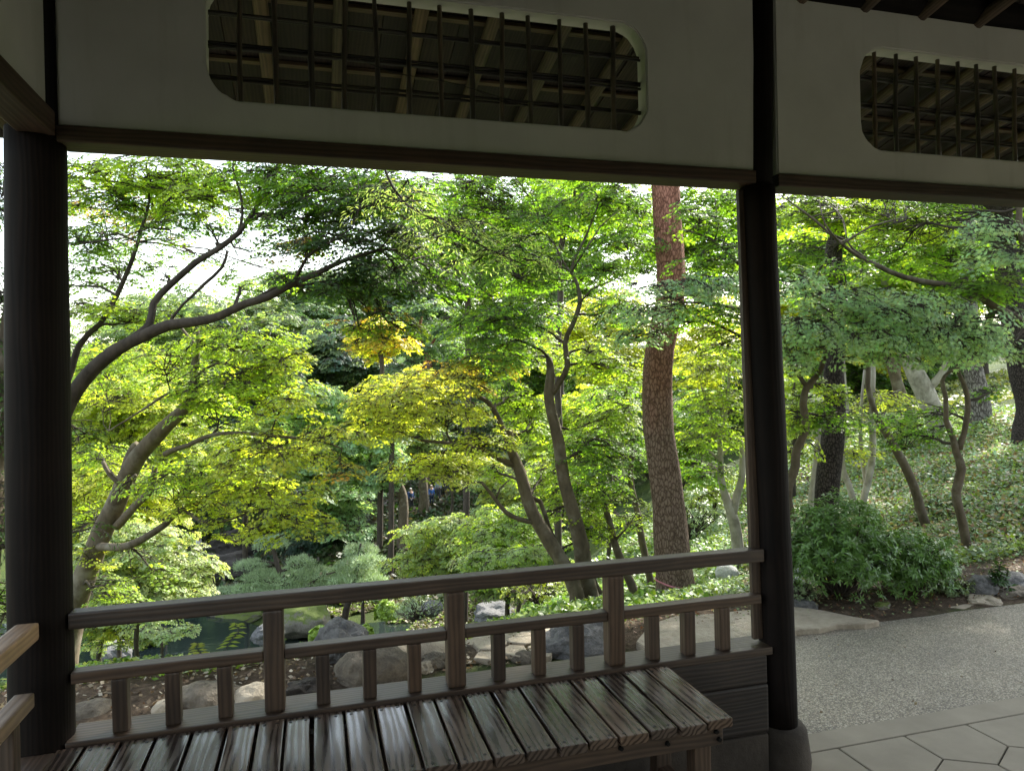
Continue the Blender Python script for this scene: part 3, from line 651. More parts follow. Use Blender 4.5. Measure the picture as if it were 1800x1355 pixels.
def maple_pad(cr, cen, rx, ry, rzz, cover, size, colour, per=26, spread=None, colour2=None, mixf=.0):
    global TILT; TILT = .55 if colour == 'blue' and size < .06 else 0.0
    area = math.pi*rx*max(rzz, .35*rx); n = int(cover*area/(size*size*.85)); ns = max(3, n//per); spread = spread or size*4.2
    c, nn, d = pad_sprays(np.array(cen), rx, ry, rzz, ns, spread)
    nn /= np.linalg.norm(nn, axis=1, keepdims=True); d -= (d*nn).sum(1, keepdims=True)*nn; d /= np.linalg.norm(d, axis=1, keepdims=True)+1e-9; b = np.cross(nn, d)
    ang = RNG.uniform(-2.2, 2.2, (ns, per)); r = spread*np.sqrt(RNG.random((ns, per)))
    x = r*np.cos(ang*.8); y = r*np.sin(ang*.8)*.9
    L = c[:, None]+x[..., None]*d[:, None]+y[..., None]*b[:, None]+(RNG.normal(size=(ns, per))*size*.35 - .25*r*r/spread)[..., None]*nn[:, None]
    L[..., 2] -= .2*r
    ln = nn[:, None]+.38*RNG.normal(size=(ns, per, 3)); ld = d[:, None]*np.cos(ang)[..., None]+b[:, None]*np.sin(ang)[..., None]+.3*RNG.normal(size=(ns, per, 3)); ld[..., 2] -= .25
    sz = size*RNG.uniform(.7, 1.15, (ns, per))
    base = np.array(G[colour]) if isinstance(colour, str) else np.array(colour)
    K = np.tile(base, (ns, per, 1)); v = RNG.normal(size=(ns, 1, 1))*.16+RNG.normal(size=(ns, per, 1))*.16
    K = K*(1+v); yl = np.clip(RNG.normal(size=(ns, 1))*.35+RNG.normal(size=(ns, per))*.25, 0, 1)[..., None]; K = K*(1-.35*yl)+np.array([base[1]*1.15, base[1]*.95, base[2]])*.35*yl
    if colour2:
        f = np.clip(mixf+.45*RNG.normal(size=(ns, 1))+.15*RNG.normal(size=(ns, per)), 0, 1)[..., None]; K = K*(1-f)+np.array(G[colour2])*f
    cr.add(L.reshape(-1, 3), ln.reshape(-1, 3), ld.reshape(-1, 3), sz.reshape(-1), K.reshape(-1, 3)); return c
def twig_to(bag, a, b, r0, r1, seg=4, sag=.06, sides=4):
    a = np.array(a); b = np.array(b); L = np.linalg.norm(b-a)
    if L < .02: return
    mid = []; off = RNG.normal(size=3)*L*.09
    for k in range(seg+1):
        t = k/seg; p = a+(b-a)*t; p = p+off*math.sin(math.pi*t)+np.array([0,0,1])*sag*L*math.sin(math.pi*t)
        if 0 < k < seg: p = p+RNG.normal(size=3)*L*.025
        mid.append(p)
    V, Fc = tube_data(mid, [r0+(r1-r0)*k/seg for k in range(seg+1)], sides, off=len(bag[0]), cap=False); bag[0].extend(V); bag[1].extend(Fc); return mid

def base_down(p, r):
    """continue a stem to the ground"""
    g = tz(p[0], p[1]); out = []
    if p[2]-g > .05:
        out = [(p[0]-.12*(p[2]-g)*.3, p[1], g-.15)]
    else: out = [(p[0], p[1], min(g, p[2])-.25)]
    return out
TREES = []; PADW, PADH, PADC = 1.3, 1.15, 2.0; SZ = .68
def tree(name, label, cat, stems, pads, size=.045, leaf='maple', lm=None, bark=None, group=None, ground=(0,), twigs=True, sides=10, jit=.02, twr=.010, crown='crown', barkname='trunk', extra=None):
    """stems: list of [(px,py,d,r_in_m)...]; pads: (px,py,d,wpx,hpx,cover,colour[,colour2,mix])"""
    S = []
    for i, st in enumerate(stems):
        pts = [P(a, b, d) for a, b, d, r in st]; rad = [r for *_, r in st]
        if i in ground:
            bd = base_down(pts[0], rad[0]); pts = [np.array(q) for q in bd]+pts; rad = [rad[0]*1.35]+rad
        S.append((pts, rad))
    root = S[0][0][0]; o = empty(name, (root[0], root[1], tz(root[0], root[1])), label, cat, group)
    V = []; Fc = []; nodes = []; nrad = []
    for pts, rad in S:
        p2, r2 = smooth_path(pts, rad, .10 if rad[0] < .08 else .14, jit*(1 if rad[0] < .1 else .5))
        a, b = tube_data(p2, r2, sides if rad[0] > .04 else 7, len(V), wob=.12); V += a; Fc += b
        nodes += [np.array(q) for q in p2]; nrad += r2
    tr = put(barkname, mesh_of('trunk', V, Fc, bark or M_BARK, True), o)
    nodes = np.array(nodes); nrad = np.array(nrad)
    bag = ([], []); cr = Sprays()
    for pd in pads:
        px, py, d, wp, hp, cover, col = pd[:7]; c2 = pd[7] if len(pd) > 7 else None; mf = pd[8] if len(pd) > 8 else 0
        wp *= PADW; hp *= PADH; cover = cover*PADC
        size_ = size*SZ; cen = P(px, py, d); rx = wp/2*d/FPX; rzz = hp/2*d/FPX; ry = min(rx*.9, max(.5, rx*.55))
        c = pad(cr, cen, rx, ry, rzz, cover, size_, col, colour2=c2, mixf=mf)
        if twigs:
            score = np.linalg.norm(nodes-cen, axis=1) + 1.5*np.maximum(0, nodes[:, 2]-cen[2])
            k = int(np.argmin(score)); hub = cen+np.array([0, 0, -.15*rzz])
            path = twig_to(bag, nodes[k], hub, min(nrad[k]*.6, twr*1.6), twr*.55, 6, .05, 5) or [nodes[k], hub]
            subs = c[:: max(1, len(c)//(14 if rx < .5 else 26))]
            fork = []
            for q in subs:                      # first order twigs
                s0 = path[int(RNG.integers(2, len(path)))] if len(path) > 2 else path[-1]; m = twig_to(bag, s0, q, twr*.45, twr*.16, 4, .05, 4)
                if m: fork += m[1:]
            if fork and len(c) > 30:
                fk = np.array(fork)
                for q in c[1:: max(2, len(c)//60)]:
                    j = int(np.argmin(np.linalg.norm(fk-q, axis=1))); twig_to(bag, fk[j], q, twr*.2, twr*.1, 2, .03, 3)
    if bag[0]: put('branches', mesh_of('branches', bag[0], bag[1], M_BARKD if bark is None or bark is M_BARKD else bark, True), o)
    if pads: cr.build(o, leaf)
    TREES.append(o); return o
def pw(x, y, z, wm, hm, cover, col):
    """a pad given in world metres"""
    v = np.array([x, y, z])-EYE; d = float(v@F1); return (900+FPX*float(v@R2)/d, 677.5-FPX*float(v@U2)/d, d, wm*FPX/d/PADW, hm*FPX/d/PADH, cover, col)

# ------------------------------------------------------------------ near trees
tree('maple_tree', 'leaning maple with bright yellow green layered leaves, its trunk rising beside the left post', 'tree',
 [[(118,1135,7.0,0.1092),(160,985,6.9,0.0991),(205,880,6.8,0.0907),(245,800,6.7,0.0798),(300,742,6.6,0.0630),(338,700,6.5,0.0504),(343,640,6.45,0.0353),(348,600,6.4,0.0235),(346,575,6.4,0.0118)],
  [(205,880,6.8,0.0672),(222,830,6.8,0.0546),(235,790,6.8,0.0420),(242,782,6.8,0.0378)],
  [(205,925,6.8,0.0420),(235,890,6.6,0.0353),(262,862,6.4,0.0294),(272,822,6.4,0.0235)],
  [(240,868,6.6,0.0252),(228,850,6.5,0.0202),(238,836,6.4,0.0151)],
  [(212,850,6.7,0.0252),(195,835,6.7,0.0202),(182,812,6.7,0.0168)],
  [(170,960,6.9,0.0420),(215,962,6.4,0.0353),(250,945,6.2,0.0319),(290,920,6.1,0.0286),(312,898,6.0,0.0235),(340,905,6.0,0.0168),(372,920,5.9,0.0118),(430,905,5.9,0.0067)],
  [(290,798,6.5,0.0269),(330,782,6.3,0.0218),(370,765,6.2,0.0185),(430,762,6.1,0.0151),(500,770,6.0,0.0118),(560,776,6.0,0.0084),(600,790,6,0.0050)],
  [(348,610,6.4,0.0168),(330,590,6.5,0.0134),(300,555,6.6,0.0101)],
  [(345,660,6.4,0.0168),(380,640,6.3,0.0118),(430,650,6.2,0.0084),(480,640,6.2,0.0050)],
  [(335,690,6.5,0.0185),(300,690,6.6,0.0134),(250,720,6.7,0.0101),(190,760,6.8,0.0067)],
 ],
 [(180,640,7.2,130,80,1.45,'bright'),(300,620,6.7,170,70,1.45,'bright'),(430,600,6.4,190,75,1.58,'bright'),(500,625,6.3,80,50,1.19,'yg'),
  (230,690,7.5,150,55,1.32,'yg'),(420,670,6.3,230,80,1.58,'bright'),(500,705,6.2,130,50,1.32,'yg'),(380,720,6.4,110,60,1.19,'bright'),
  (470,790,6.1,190,60,1.32,'yg','yel',.15),(570,765,6.0,120,45,1.19,'yg','yel',.2),(600,815,6.0,70,40,0.79,'yel','ora',.2),
  (175,800,7.5,120,50,1.19,'bright'),(250,835,7.3,120,45,1.06,'bright'),(340,830,6.3,190,55,1.32,'bright'),(450,855,6.1,200,60,1.58,'yg'),(360,880,6.2,120,50,1.19,'yg'),
  (500,905,5.9,140,55,1.58,'yg','yel',.1),(390,920,5.9,70,60,0.92,'yg'),(175,900,7.4,90,50,1.06,'bright'),(190,1040,6.6,90,70,0.92,'bright'),(160,975,6.8,70,60,0.86,'yg'),(270,1000,6.5,60,50,0.46,'bright')],
 size=.042)

tree('maple_tree', 'dark maple whose long bare limbs sweep up rightwards from behind the left post', 'tree',
 [[(60,830,5.2,0.0880),(100,745,5.2,0.0680),(132,690,5.2,0.0544),(165,650,5.15,0.0496),(205,615,5.1,0.0464),(250,592,5.0,0.0416),(296,572,5.0,0.0368),(340,566,4.95,0.0320),(385,556,4.9,0.0296),(430,535,4.85,0.0280),(470,522,4.8,0.0264),(520,495,4.75,0.0224),(560,478,4.7,0.0192),(610,455,4.7,0.0144),(665,440,4.7,0.0080)],
  [(235,595,5.05,0.0320),(262,570,5.1,0.0280),(270,532,5.15,0.0264),(300,500,5.2,0.0248),(345,462,5.2,0.0232),(385,437,5.2,0.0208),(420,408,5.2,0.0192),(452,365,5.2,0.0144),(478,330,5.2,0.0112),(495,270,5.2,0.0080)],
  [(418,412,5.2,0.0144),(426,380,5.2,0.0104),(424,340,5.2,0.0088),(410,295,5.2,0.0072),(415,250,5.2,0.0048)],
  [(100,720,5.3,0.0320),(140,605,5.4,0.0240),(175,570,5.5,0.0208),(205,520,5.6,0.0192),(235,455,5.6,0.0160),(250,400,5.6,0.0128),(262,355,5.6,0.0096),(258,290,5.6,0.0064)],
  [(440,535,4.85,0.0176),(480,510,4.9,0.0144),(540,500,4.9,0.0104),(600,490,4.9,0.0064)],
  [(515,497,4.75,0.0128),(540,450,4.75,0.0096),(570,430,4.7,0.0080),(620,400,4.7,0.0048)],
  [(298,566,5.05,0.0112),(322,535,5.1,0.0096),(360,500,5.1,0.0128),(390,470,5.1,0.0112),(400,440,5.1,0.0096)],
  [(125,312,5.5,0.0096),(180,316,5.5,0.0088),(260,328,5.5,0.0080),(345,342,5.5,0.0056)],
  [(125,430,5.3,0.0096),(170,425,5.3,0.0080),(215,420,5.3,0.0056)],
 ],
 [(170,300,5.6,130,50,1.8,'bright'),(270,300,5.5,170,70,1.7,'bright'),(370,340,5.4,140,70,1.5,'bright'),(200,360,5.6,130,50,1.0,'g'),(300,400,5.4,120,60,1.0,'g'),(150,415,5.4,70,60,1.4,'g'),
  (170,540,5.5,120,40,1.6,'bright'),(240,550,5.4,120,40,1.4,'bright'),(290,480,5.4,70,40,.6,'g'),(370,395,5.3,80,40,.8,'g'),
  (470,300,5.2,150,60,1.4,'g'),(560,330,5.1,170,70,1.6,'g'),(640,350,5.0,150,70,1.6,'dark'),(500,380,5.1,90,50,.8,'g'),
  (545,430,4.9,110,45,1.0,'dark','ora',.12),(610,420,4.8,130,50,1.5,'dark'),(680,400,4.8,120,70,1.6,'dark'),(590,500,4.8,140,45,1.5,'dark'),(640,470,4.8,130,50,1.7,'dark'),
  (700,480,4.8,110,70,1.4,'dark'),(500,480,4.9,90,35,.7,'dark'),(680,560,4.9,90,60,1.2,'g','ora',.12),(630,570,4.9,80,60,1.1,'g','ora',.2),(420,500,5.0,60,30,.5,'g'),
  (320,200,5.6,300,80,1.2,'bright'),(200,430,7.2,190,80,.6,'g'),(340,360,7.0,200,70,.5,'g'),(480,470,6.8,130,50,.4,'g'),(560,410,6.8,150,60,.7,'g'),(450,360,6.9,150,50,.5,'g'),(160,360,6.4,120,60,.7,'nee','rust',.5),(260,380,6.4,130,60,.6,'nee','rust',.4),(340,440,6.2,90,40,.5,'g'),(440,440,6.0,110,40,.5,'g'),(520,330,6.2,170,60,.9,'g'),(640,330,6.0,170,60,1.1,'g','dark',.4),(720,420,5.8,120,60,1.0,'g','dark',.3),(480,400,6.0,100,36,.5,'g'),(150,500,6.3,90,40,.7,'g'),(560,210,5.2,300,90,1.2,'g'),(220,330,5.8,200,120,1.0,'bright'),(330,300,5.8,160,90,1.1,'bright'),(600,380,5.3,220,120,.9,'dark'),(700,330,5.2,160,90,1.3,'g'),(190,470,5.9,150,70,.8,'g'),(420,310,5.6,140,60,1.0,'g'),(560,300,5.5,160,50,1.1,'g'),(680,310,5.5,140,50,1.1,'g'),(760,470,5.2,110,90,1.0,'dark')],
 size=.036, bark=M_BARKD)

tree('maple_tree', 'slim upright maple left of the red pine, forking at a pruned stub', 'tree',
 [[(1045,1075,7.3,0.0924),(1028,1010,7.3,0.0880),(1022,960,7.25,0.0810),(1008,900,7.2,0.0704),(990,840,7.2,0.0634),(982,780,7.2,0.0581),(968,720,7.2,0.0546),(965,690,7.2,0.0528),(968,655,7.2,0.0405),(964,628,7.2,0.0299)],
  [(967,695,7.2,0.0352),(985,670,7.15,0.0317),(998,640,7.1,0.0282),(992,602,7.1,0.0264),(1004,570,7.0,0.0246),(1018,532,7.0,0.0229),(1014,500,7.0,0.0194),(1006,470,7.0,0.0158),(1022,430,7.0,0.0123),(1042,385,7.0,0.0088),(1060,330,7,0.0053)],
  [(1008,485,7.0,0.0123),(990,460,7.0,0.0097),(975,430,7.0,0.0070),(950,400,7,0.0044)],
  [(1016,535,7.0,0.0123),(1040,510,6.9,0.0088),(1075,495,6.9,0.0062),(1100,480,6.9,0.0044)],
  [(1004,480,7.0,0.0106),(1030,440,6.8,0.0088),(1055,400,6.7,0.0070),(1090,370,6.7,0.0044)],
  [(996,605,7.1,0.0158),(970,585,7.1,0.0106),(930,565,7.1,0.0070),(890,560,7.1,0.0044)],
  [(1008,495,7,0.0088),(960,490,6.9,0.0070),(915,500,6.9,0.0044)],
 ],
 [(960,380,7.1,150,60,1.6,'g'),(1060,350,7.0,140,70,1.5,'g'),(1100,420,6.9,130,60,1.4,'g'),(900,420,7.2,120,60,1.3,'g'),(900,480,7.1,150,60,1.5,'g'),(960,470,7.1,100,60,1.2,'g'),
  (850,560,7.1,150,60,2.0,'g'),(930,550,7.1,120,60,1.8,'g'),(870,610,7.0,130,60,1.9,'g'),(940,620,7.9,120,60,1.6,'bright'),(1060,470,6.9,110,50,1.4,'g'),(1080,540,7.0,100,60,1.5,'g'),(1040,620,7.3,110,60,1.5,'bright'),
  (1090,640,7.3,90,60,1.4,'bright'),(1070,720,7.4,110,60,1.7,'bright'),(1030,780,7.4,110,60,1.5,'g'),(1100,800,7.4,70,50,1.3,'g'),(800,480,7.2,120,60,1.2,'g'),(760,400,7.2,130,70,1.2,'g'),(850,360,7.3,140,60,1.3,'g'),
  (980,250,7.2,300,90,1.0,'g'),(820,325,7.3,140,50,1.2,'g'),(900,322,7.2,120,50,1.2,'g'),(1085,335,7.0,120,50,1.2,'g'),(740,320,7.3,120,50,1.1,'g'),(1130,380,7.4,70,70,1.0,'g')],
 size=.040)
tree('maple_tree', 'stout maple leaning left with yellow green leaves, at the foot of the upright one', 'tree',
 [[(1015,1045,7.1,0.0731),(985,985,7.1,0.0731),(950,925,7.1,0.0688),(930,880,7.1,0.0636),(915,830,7.1,0.0585),(900,795,7.1,0.0482),(893,757,7.1,0.0482)],
  [(893,775,7.1,0.0344),(876,740,7.1,0.0292),(858,710,7.1,0.0258),(838,698,7.1,0.0206)],
  [(838,698,7.1,0.0120),(832,670,7.1,0.0086),(828,650,7.1,0.0060)],
  [(905,818,7.1,0.0327),(880,808,7.0,0.0275),(850,793,6.9,0.0258),(820,785,6.8,0.0232),(768,775,6.8,0.0155),(735,770,6.8,0.0103)],
  [(942,918,7.1,0.0275),(915,910,7.0,0.0241),(890,898,6.9,0.0224),(872,878,6.9,0.0189),(848,848,6.8,0.0138)],
  [(872,876,6.9,0.0120),(878,858,6.9,0.0086),(895,842,6.9,0.0060)],
  [(930,875,7.15,0.0258),(950,880,7.2,0.0241),(965,925,7.2,0.0224),(982,968,7.2,0.0206)],
  [(735,770,6.8,0.0103),(700,755,6.7,0.0086),(685,748,6.7,0.0069),(660,735,6.7,0.0052)],
 ],
 [(700,690,6.8,150,60,1.5,'yel','yg',.5),(680,745,6.7,150,50,1.5,'yg','yel',.5),(790,660,7.0,150,60,1.3,'yel','ora',.08),(850,640,7.1,120,50,1.0,'yg','rust',.2),(790,720,6.9,150,50,1.5,'yg','yel',.3),(850,770,6.9,130,45,1.2,'yg'),
  (765,815,6.8,150,40,1.8,'yg','yel',.4),(860,825,7.6,100,40,1.1,'bright'),(900,700,7.8,100,60,1.2,'bright'),(640,700,6.7,110,50,.9,'yel','yg',.3),(930,730,7.9,80,80,1.2,'bright'),(965,830,8.0,80,80,1.3,'bright'),(1010,880,7.5,90,70,1.2,'bright'),(1040,930,7.5,70,60,1.1,'bright')],
 size=.040)
tree('maple_tree', 'third smooth stem rising low behind the maple clump, between it and the railing newel', 'tree', [[(1062,1072,7.5,.07),(1045,1030,7.5,.055),(1035,990,7.6,.045),(1028,940,7.7,.02)]], [], size=.04)
tree('young_maple_tree', 'thin brown maple stem leaning left and cut short, left of the red pine', 'tree',
 [[(1120,1060,7.7,.05),(1095,990,7.7,.045),(1082,950,7.7,.04),(1068,905,7.7,.036),(1062,890,7.7,.03)],[(1080,950,7.7,.02),(1100,930,7.6,.008),(1120,900,7.6,.005)]],
 [(1080,870,7.8,90,40,1.2,'bright'),(1120,920,7.9,60,50,.9,'bright')], size=.04)
tree('young_maple_tree', 'thin dark crooked maple stem immediately left of the red pine trunk', 'tree',
 [[(1150,1060,8.2,.045),(1135,980,8.2,.04),(1120,900,8.2,.036),(1108,840,8.2,.032),(1112,790,8.2,.028),(1108,745,8.2,.022),(1100,735,8.2,.012)],
  [(1110,860,8.2,.014),(1095,850,8.2,.01),(1080,835,8.2,.006)],[(1108,745,8.2,.012),(1090,740,8.1,.010),(1140,735,8.1,.006)]],
 [(1095,760,8.2,110,50,1.5,'g'),(1040,830,8.1,120,60,1.5,'g'),(1090,690,8.2,110,50,1.5,'g'),(1060,900,8.4,80,50,1.1,'bright')], size=.04)

# red pine
rp = tree('red_pine_tree', 'tall red pine with scaly orange bark and a pink ribbon round its foot', 'tree',
 [[(1190,1060,6.8,.195),(1184,1000,6.8,.175),(1178,920,6.8,.155),(1168,830,6.8,.145),(1158,760,6.8,.14),(1155,680,6.8,.138),(1160,610,6.8,.135),(1176,540,6.8,.132),(1180,470,6.8,.128),(1174,400,6.8,.128),(1170,330,6.8,.128),(1165,200,6.8,.12),(1175,0,6.9,.11),(1200,-300,7.0,.09),(1180,-600,7.0,.05)]], [], bark=M_BARKR, sides=28, jit=.0)
p2 = [P(*q) for q in [(1175,0,6.9),(1190,-150,6.95),(1200,-300,7.0),(1190,-450,7.0),(1180,-600,7.0)]]
cr = Crown(); bag = ([], [])
top = p2[-1]
for k in range(16):
    a = 2.4*k; h = random.uniform(-2.2, .6); q = np.array(top)+np.array([math.cos(a)*random.uniform(.6,2.2), math.sin(a)*random.uniform(.6,2.2), h])
    i = int(np.argmin([np.linalg.norm(np.array(z)-q-np.array([0,0,-.8])) for z in p2])); twig_to(bag, p2[i], q, .035, .012, 5, .0, 6)
    n = 900; u = RNG.normal(size=(n, 3)); u /= np.linalg.norm(u, axis=1, keepdims=True); c = q+u*np.array([.7,.7,.25])*RNG.random((n,1))**.4
    cr.add(c, u+.1, u+np.array([0,0,.8]), RNG.uniform(.1,.2,n), np.array(G['nee'])*RNG.uniform(.6,1.2,(n,1)))
put('branches', mesh_of('br', bag[0], bag[1], M_BARKR, True), rp); put('crown', cr.mesh('crown', 'needle', M_NEEDLE), rp)
# ribbon
M_RIB = simple('pink_ribbon', (.62,.22,.28), .5)
cb = P(1189, 1022, 6.8); V = []; Fc = []; n = 40
for k in range(n+1):
    a = 2*math.pi*k/n; rr = .196+.006*math.sin(5*a); z = cb[2]-.030*math.cos(a+.4)-.01
    for dz in (0, .014): V.append((cb[0]+rr*math.cos(a), cb[1]+rr*math.sin(a), z+dz))
for k in range(n): a = 2*k; Fc.append((a, a+2, a+3, a+1))
rb = mesh_of('ribbon', V, Fc, M_RIB, True); rbo = put('ribbon', rb); md = rbo.modifiers.new('s', 'SOLIDIFY'); md.thickness = .003
tag(rbo, 'thin pink ribbon tied round the foot of the red pine', 'ribbon')

# pale stems behind the middle post
tree('pale_maple_tree', 'pale smooth forked tree just left of the middle post, behind the railing end', 'tree',
 [[(1312,1050,8.3,.075),(1302,1010,8.3,.072),(1296,960,8.3,.07),(1290,920,8.3,.065),(1283,895,8.3,.055),(1275,870,8.3,.045),(1268,840,8.3,.038),(1266,790,8.3,.03),(1264,770,8.3,.02)],
  [(1288,905,8.3,.048),(1295,870,8.3,.042),(1303,840,8.3,.038),(1304,800,8.3,.032),(1302,775,8.3,.024)],
  [(1306,1035,8.3,.05),(1322,1000,8.3,.042),(1322,940,8.3,.036),(1320,890,8.4,.03),(1325,830,8.4,.02)],
  [(1266,800,8.3,.02),(1280,790,8.3,.014),(1300,770,8.3,.008)],[(1266,810,8.3,.02),(1250,795,8.3,.014),(1235,785,8.3,.008)]],
 [(1250,760,8.2,120,50,1.5,'bright'),(1270,700,8.2,120,50,1.6,'bright'),(1230,640,8.3,110,60,1.4,'yg'),(1240,820,8.5,90,50,1.2,'g'),(1270,620,8.3,100,60,1.4,'bright')], bark=M_BARKP, size=.042)

# maples right of the middle post
tree('maple_tree', 'bowed maple just right of the middle post, forked high like a wishbone', 'tree',
 [[(1440,1030,6.1,.05),(1428,985,6.1,.048),(1405,930,6.1,.045),(1388,900,6.1,.040),(1385,860,6.1,.036),(1397,820,6.1,.040),(1400,790,6.1,.034),(1418,755,6.1,.032),(1415,710,6.1,.032),(1422,680,6.1,.030),(1438,660,6.1,.024),(1448,630,6.1,.020),(1452,590,6.1,.012)],
  [(1422,682,6.1,.022),(1408,660,6.1,.018),(1393,645,6.1,.015),(1385,615,6.1,.010),(1370,590,6,.006)]],
 [(1390,620,6.1,90,60,1.2,'g'),(1400,720,6.3,80,60,1.4,'bright'),(1460,730,6.3,110,50,1.2,'g'),(1400,780,6.4,70,50,1.1,'bright'),(1450,680,6.4,70,60,1.0,'bright')], size=.042)
tree('black_pine_tree', 'straight black barked pine standing behind the azalea shrub', 'tree',
 [[(1452,990,7.4,.125),(1452,920,7.4,.12),(1457,830,7.4,.115),(1465,740,7.4,.11),(1466,660,7.4,.10),(1467,560,7.4,.095),(1465,450,7.4,.085),(1478,350,7.5,.075),(1470,100,7.6,.06),(1460,-300,7.6,.03)]],
 [(1460,-200,7.6,500,200,1.0,'nee'),(1600,-60,8,300,120,1.0,'nee')], leaf='diamond', bark=M_BARKBP, sides=20, size=.07)
tree('pale_maple_tree', 'grey stem hugging the left side of the black pine', 'tree',
 [[(1436,1010,7.9,.05),(1428,960,7.9,.048),(1427,890,7.9,.045),(1436,800,7.9,.035),(1440,745,7.9,.02)]], [], bark=M_BARKP)
tree('pale_maple_tree', 'slender twin stemmed pale maple growing up the slope behind the azalea', 'tree',
 [[(1512,905,9.0,.05),(1500,880,9.0,.042),(1490,850,9.0,.040),(1478,815,9.0,.045),(1485,770,9.0,.036),(1488,720,9.0,.030),(1484,680,9.0,.028),(1482,630,9.0,.02)],
  [(1512,900,9.0,.045),(1520,870,9.0,.042),(1530,830,9.0,.045),(1535,780,9.0,.038),(1534,730,9.0,.036),(1535,660,9.0,.034),(1532,620,9.0,.026)],
  [(1522,850,9.1,.030),(1518,810,9.1,.028),(1514,770,9.1,.024),(1516,710,9.1,.02),(1520,650,9.1,.014)]],
 [(1500,740,9.0,120,50,1.0,'bright'),(1550,700,9.2,100,50,.8,'yg'),(1500,790,9.0,70,40,.7,'yg')], bark=M_BARKP, size=.045)
tree('maple_tree', 'bare maple trunk leaning left, rising behind the right side of the azalea', 'tree',
 [[(1637,945,7.9,.052),(1622,905,7.9,.050),(1605,855,7.9,.050),(1582,805,7.9,.048),(1562,765,7.9,.044),(1545,740,7.9,.038),(1536,720,7.9,.032),(1525,680,7.9,.028),(1527,640,7.9,.026),(1510,620,7.9,.02)],
  [(1527,640,7.9,.016),(1545,610,7.8,.012),(1560,560,7.7,.008)]],
 [(1540,730,7.9,90,40,.8,'g')], size=.045)
tree('maple_tree', 'S shaped maple at the right, forked low, its foot near the bare earth', 'tree',
 [[(1702,975,6.6,.042),(1697,940,6.6,.040),(1688,900,6.6,.038),(1682,865,6.6,.040),(1692,825,6.6,.040),(1684,795,6.6,.034),(1675,765,6.6,.028),(1662,740,6.6,.024),(1660,700,6.6,.020),(1655,672,6.6,.018),(1668,655,6.6,.014),(1690,645,6.6,.010)],
  [(1686,790,6.6,.030),(1695,760,6.6,.026),(1700,720,6.6,.026),(1698,690,6.6,.024),(1688,660,6.6,.018),(1685,640,6.6,.010)]],
 [(1640,730,7.0,120,50,1.0,'g'),(1600,760,7.2,80,50,.9,'g'),(1740,690,6.8,80,40,.5,'g'),(1700,600,6.6,150,50,1.2,'blue')], size=.045)

tree('grey_pine_tree', 'grey fissured pine standing on the crest of the right hand slope', 'tree',
 [[(1726,756,14,.21),(1722,710,14,.18),(1712,650,14,.165),(1705,590,14,.15),(1700,400,14,.13),(1700,0,14,.08)]], [(1700,150,14,500,260,.6,'nee')], leaf='diamond', bark=M_BARKGP, sides=18, size=.14)
tree('pale_tree', 'thick pale mottled trunk leaning left on the slope behind the S shaped maple', 'tree',
 [[(1668,800,15,.27),(1655,760,15,.24),(1635,710,15,.20),(1612,660,15,.19),(1590,612,15,.17),(1570,560,15,.13),(1550,450,15,.09)],[(1625,690,15,.09),(1660,650,14.8,.07),(1668,600,14.8,.05)]],
 [(1560,500,15,280,120,1.1,'bright'),(1640,440,15,260,140,1.2,'g')], leaf='diamond', bark=M_BARKP, sides=14, size=.09)
tree('cherry_tree', 'brown twin trunks leaning right on the lawn edge, left of the pale mottled trunk', 'tree',
 [[(1600,750,17,.17),(1585,700,17,.14),(1570,650,17,.12),(1555,600,17,.10),(1540,500,17,.07)],[(1592,760,17.3,.12),(1578,715,17.3,.10),(1576,660,17.3,.08),(1585,600,17,.05)]],
 [(1530,470,17,260,120,1.3,'g'),(1440,430,17,260,140,1.4,'g'),(1590,560,17,200,60,.9,'yg','yel',.3)], leaf='diamond', bark=M_BARK, size=.10)
tree('black_pine_tree', 'thick dark pine at the right edge, seen above and below the blue green leaves', 'tree',
 [[(1812,720,11,.20),(1800,660,11,.19),(1786,580,11,.18),(1775,500,11,.17),(1765,430,11,.16),(1760,360,11,.15),(1765,200,11,.13),(1770,0,11,.08)],
  [(1762,375,11,.09),(1735,365,10.9,.075),(1715,355,10.8,.06),(1690,320,10.7,.04)],[(1755,385,11,.05),(1725,400,10.9,.04),(1705,405,10.8,.03)]],
 [(1760,300,11,300,90,.6,'g'),(1770,50,11,500,200,.8,'nee')], leaf='diamond', bark=M_BARKBP, sides=18, size=.10)

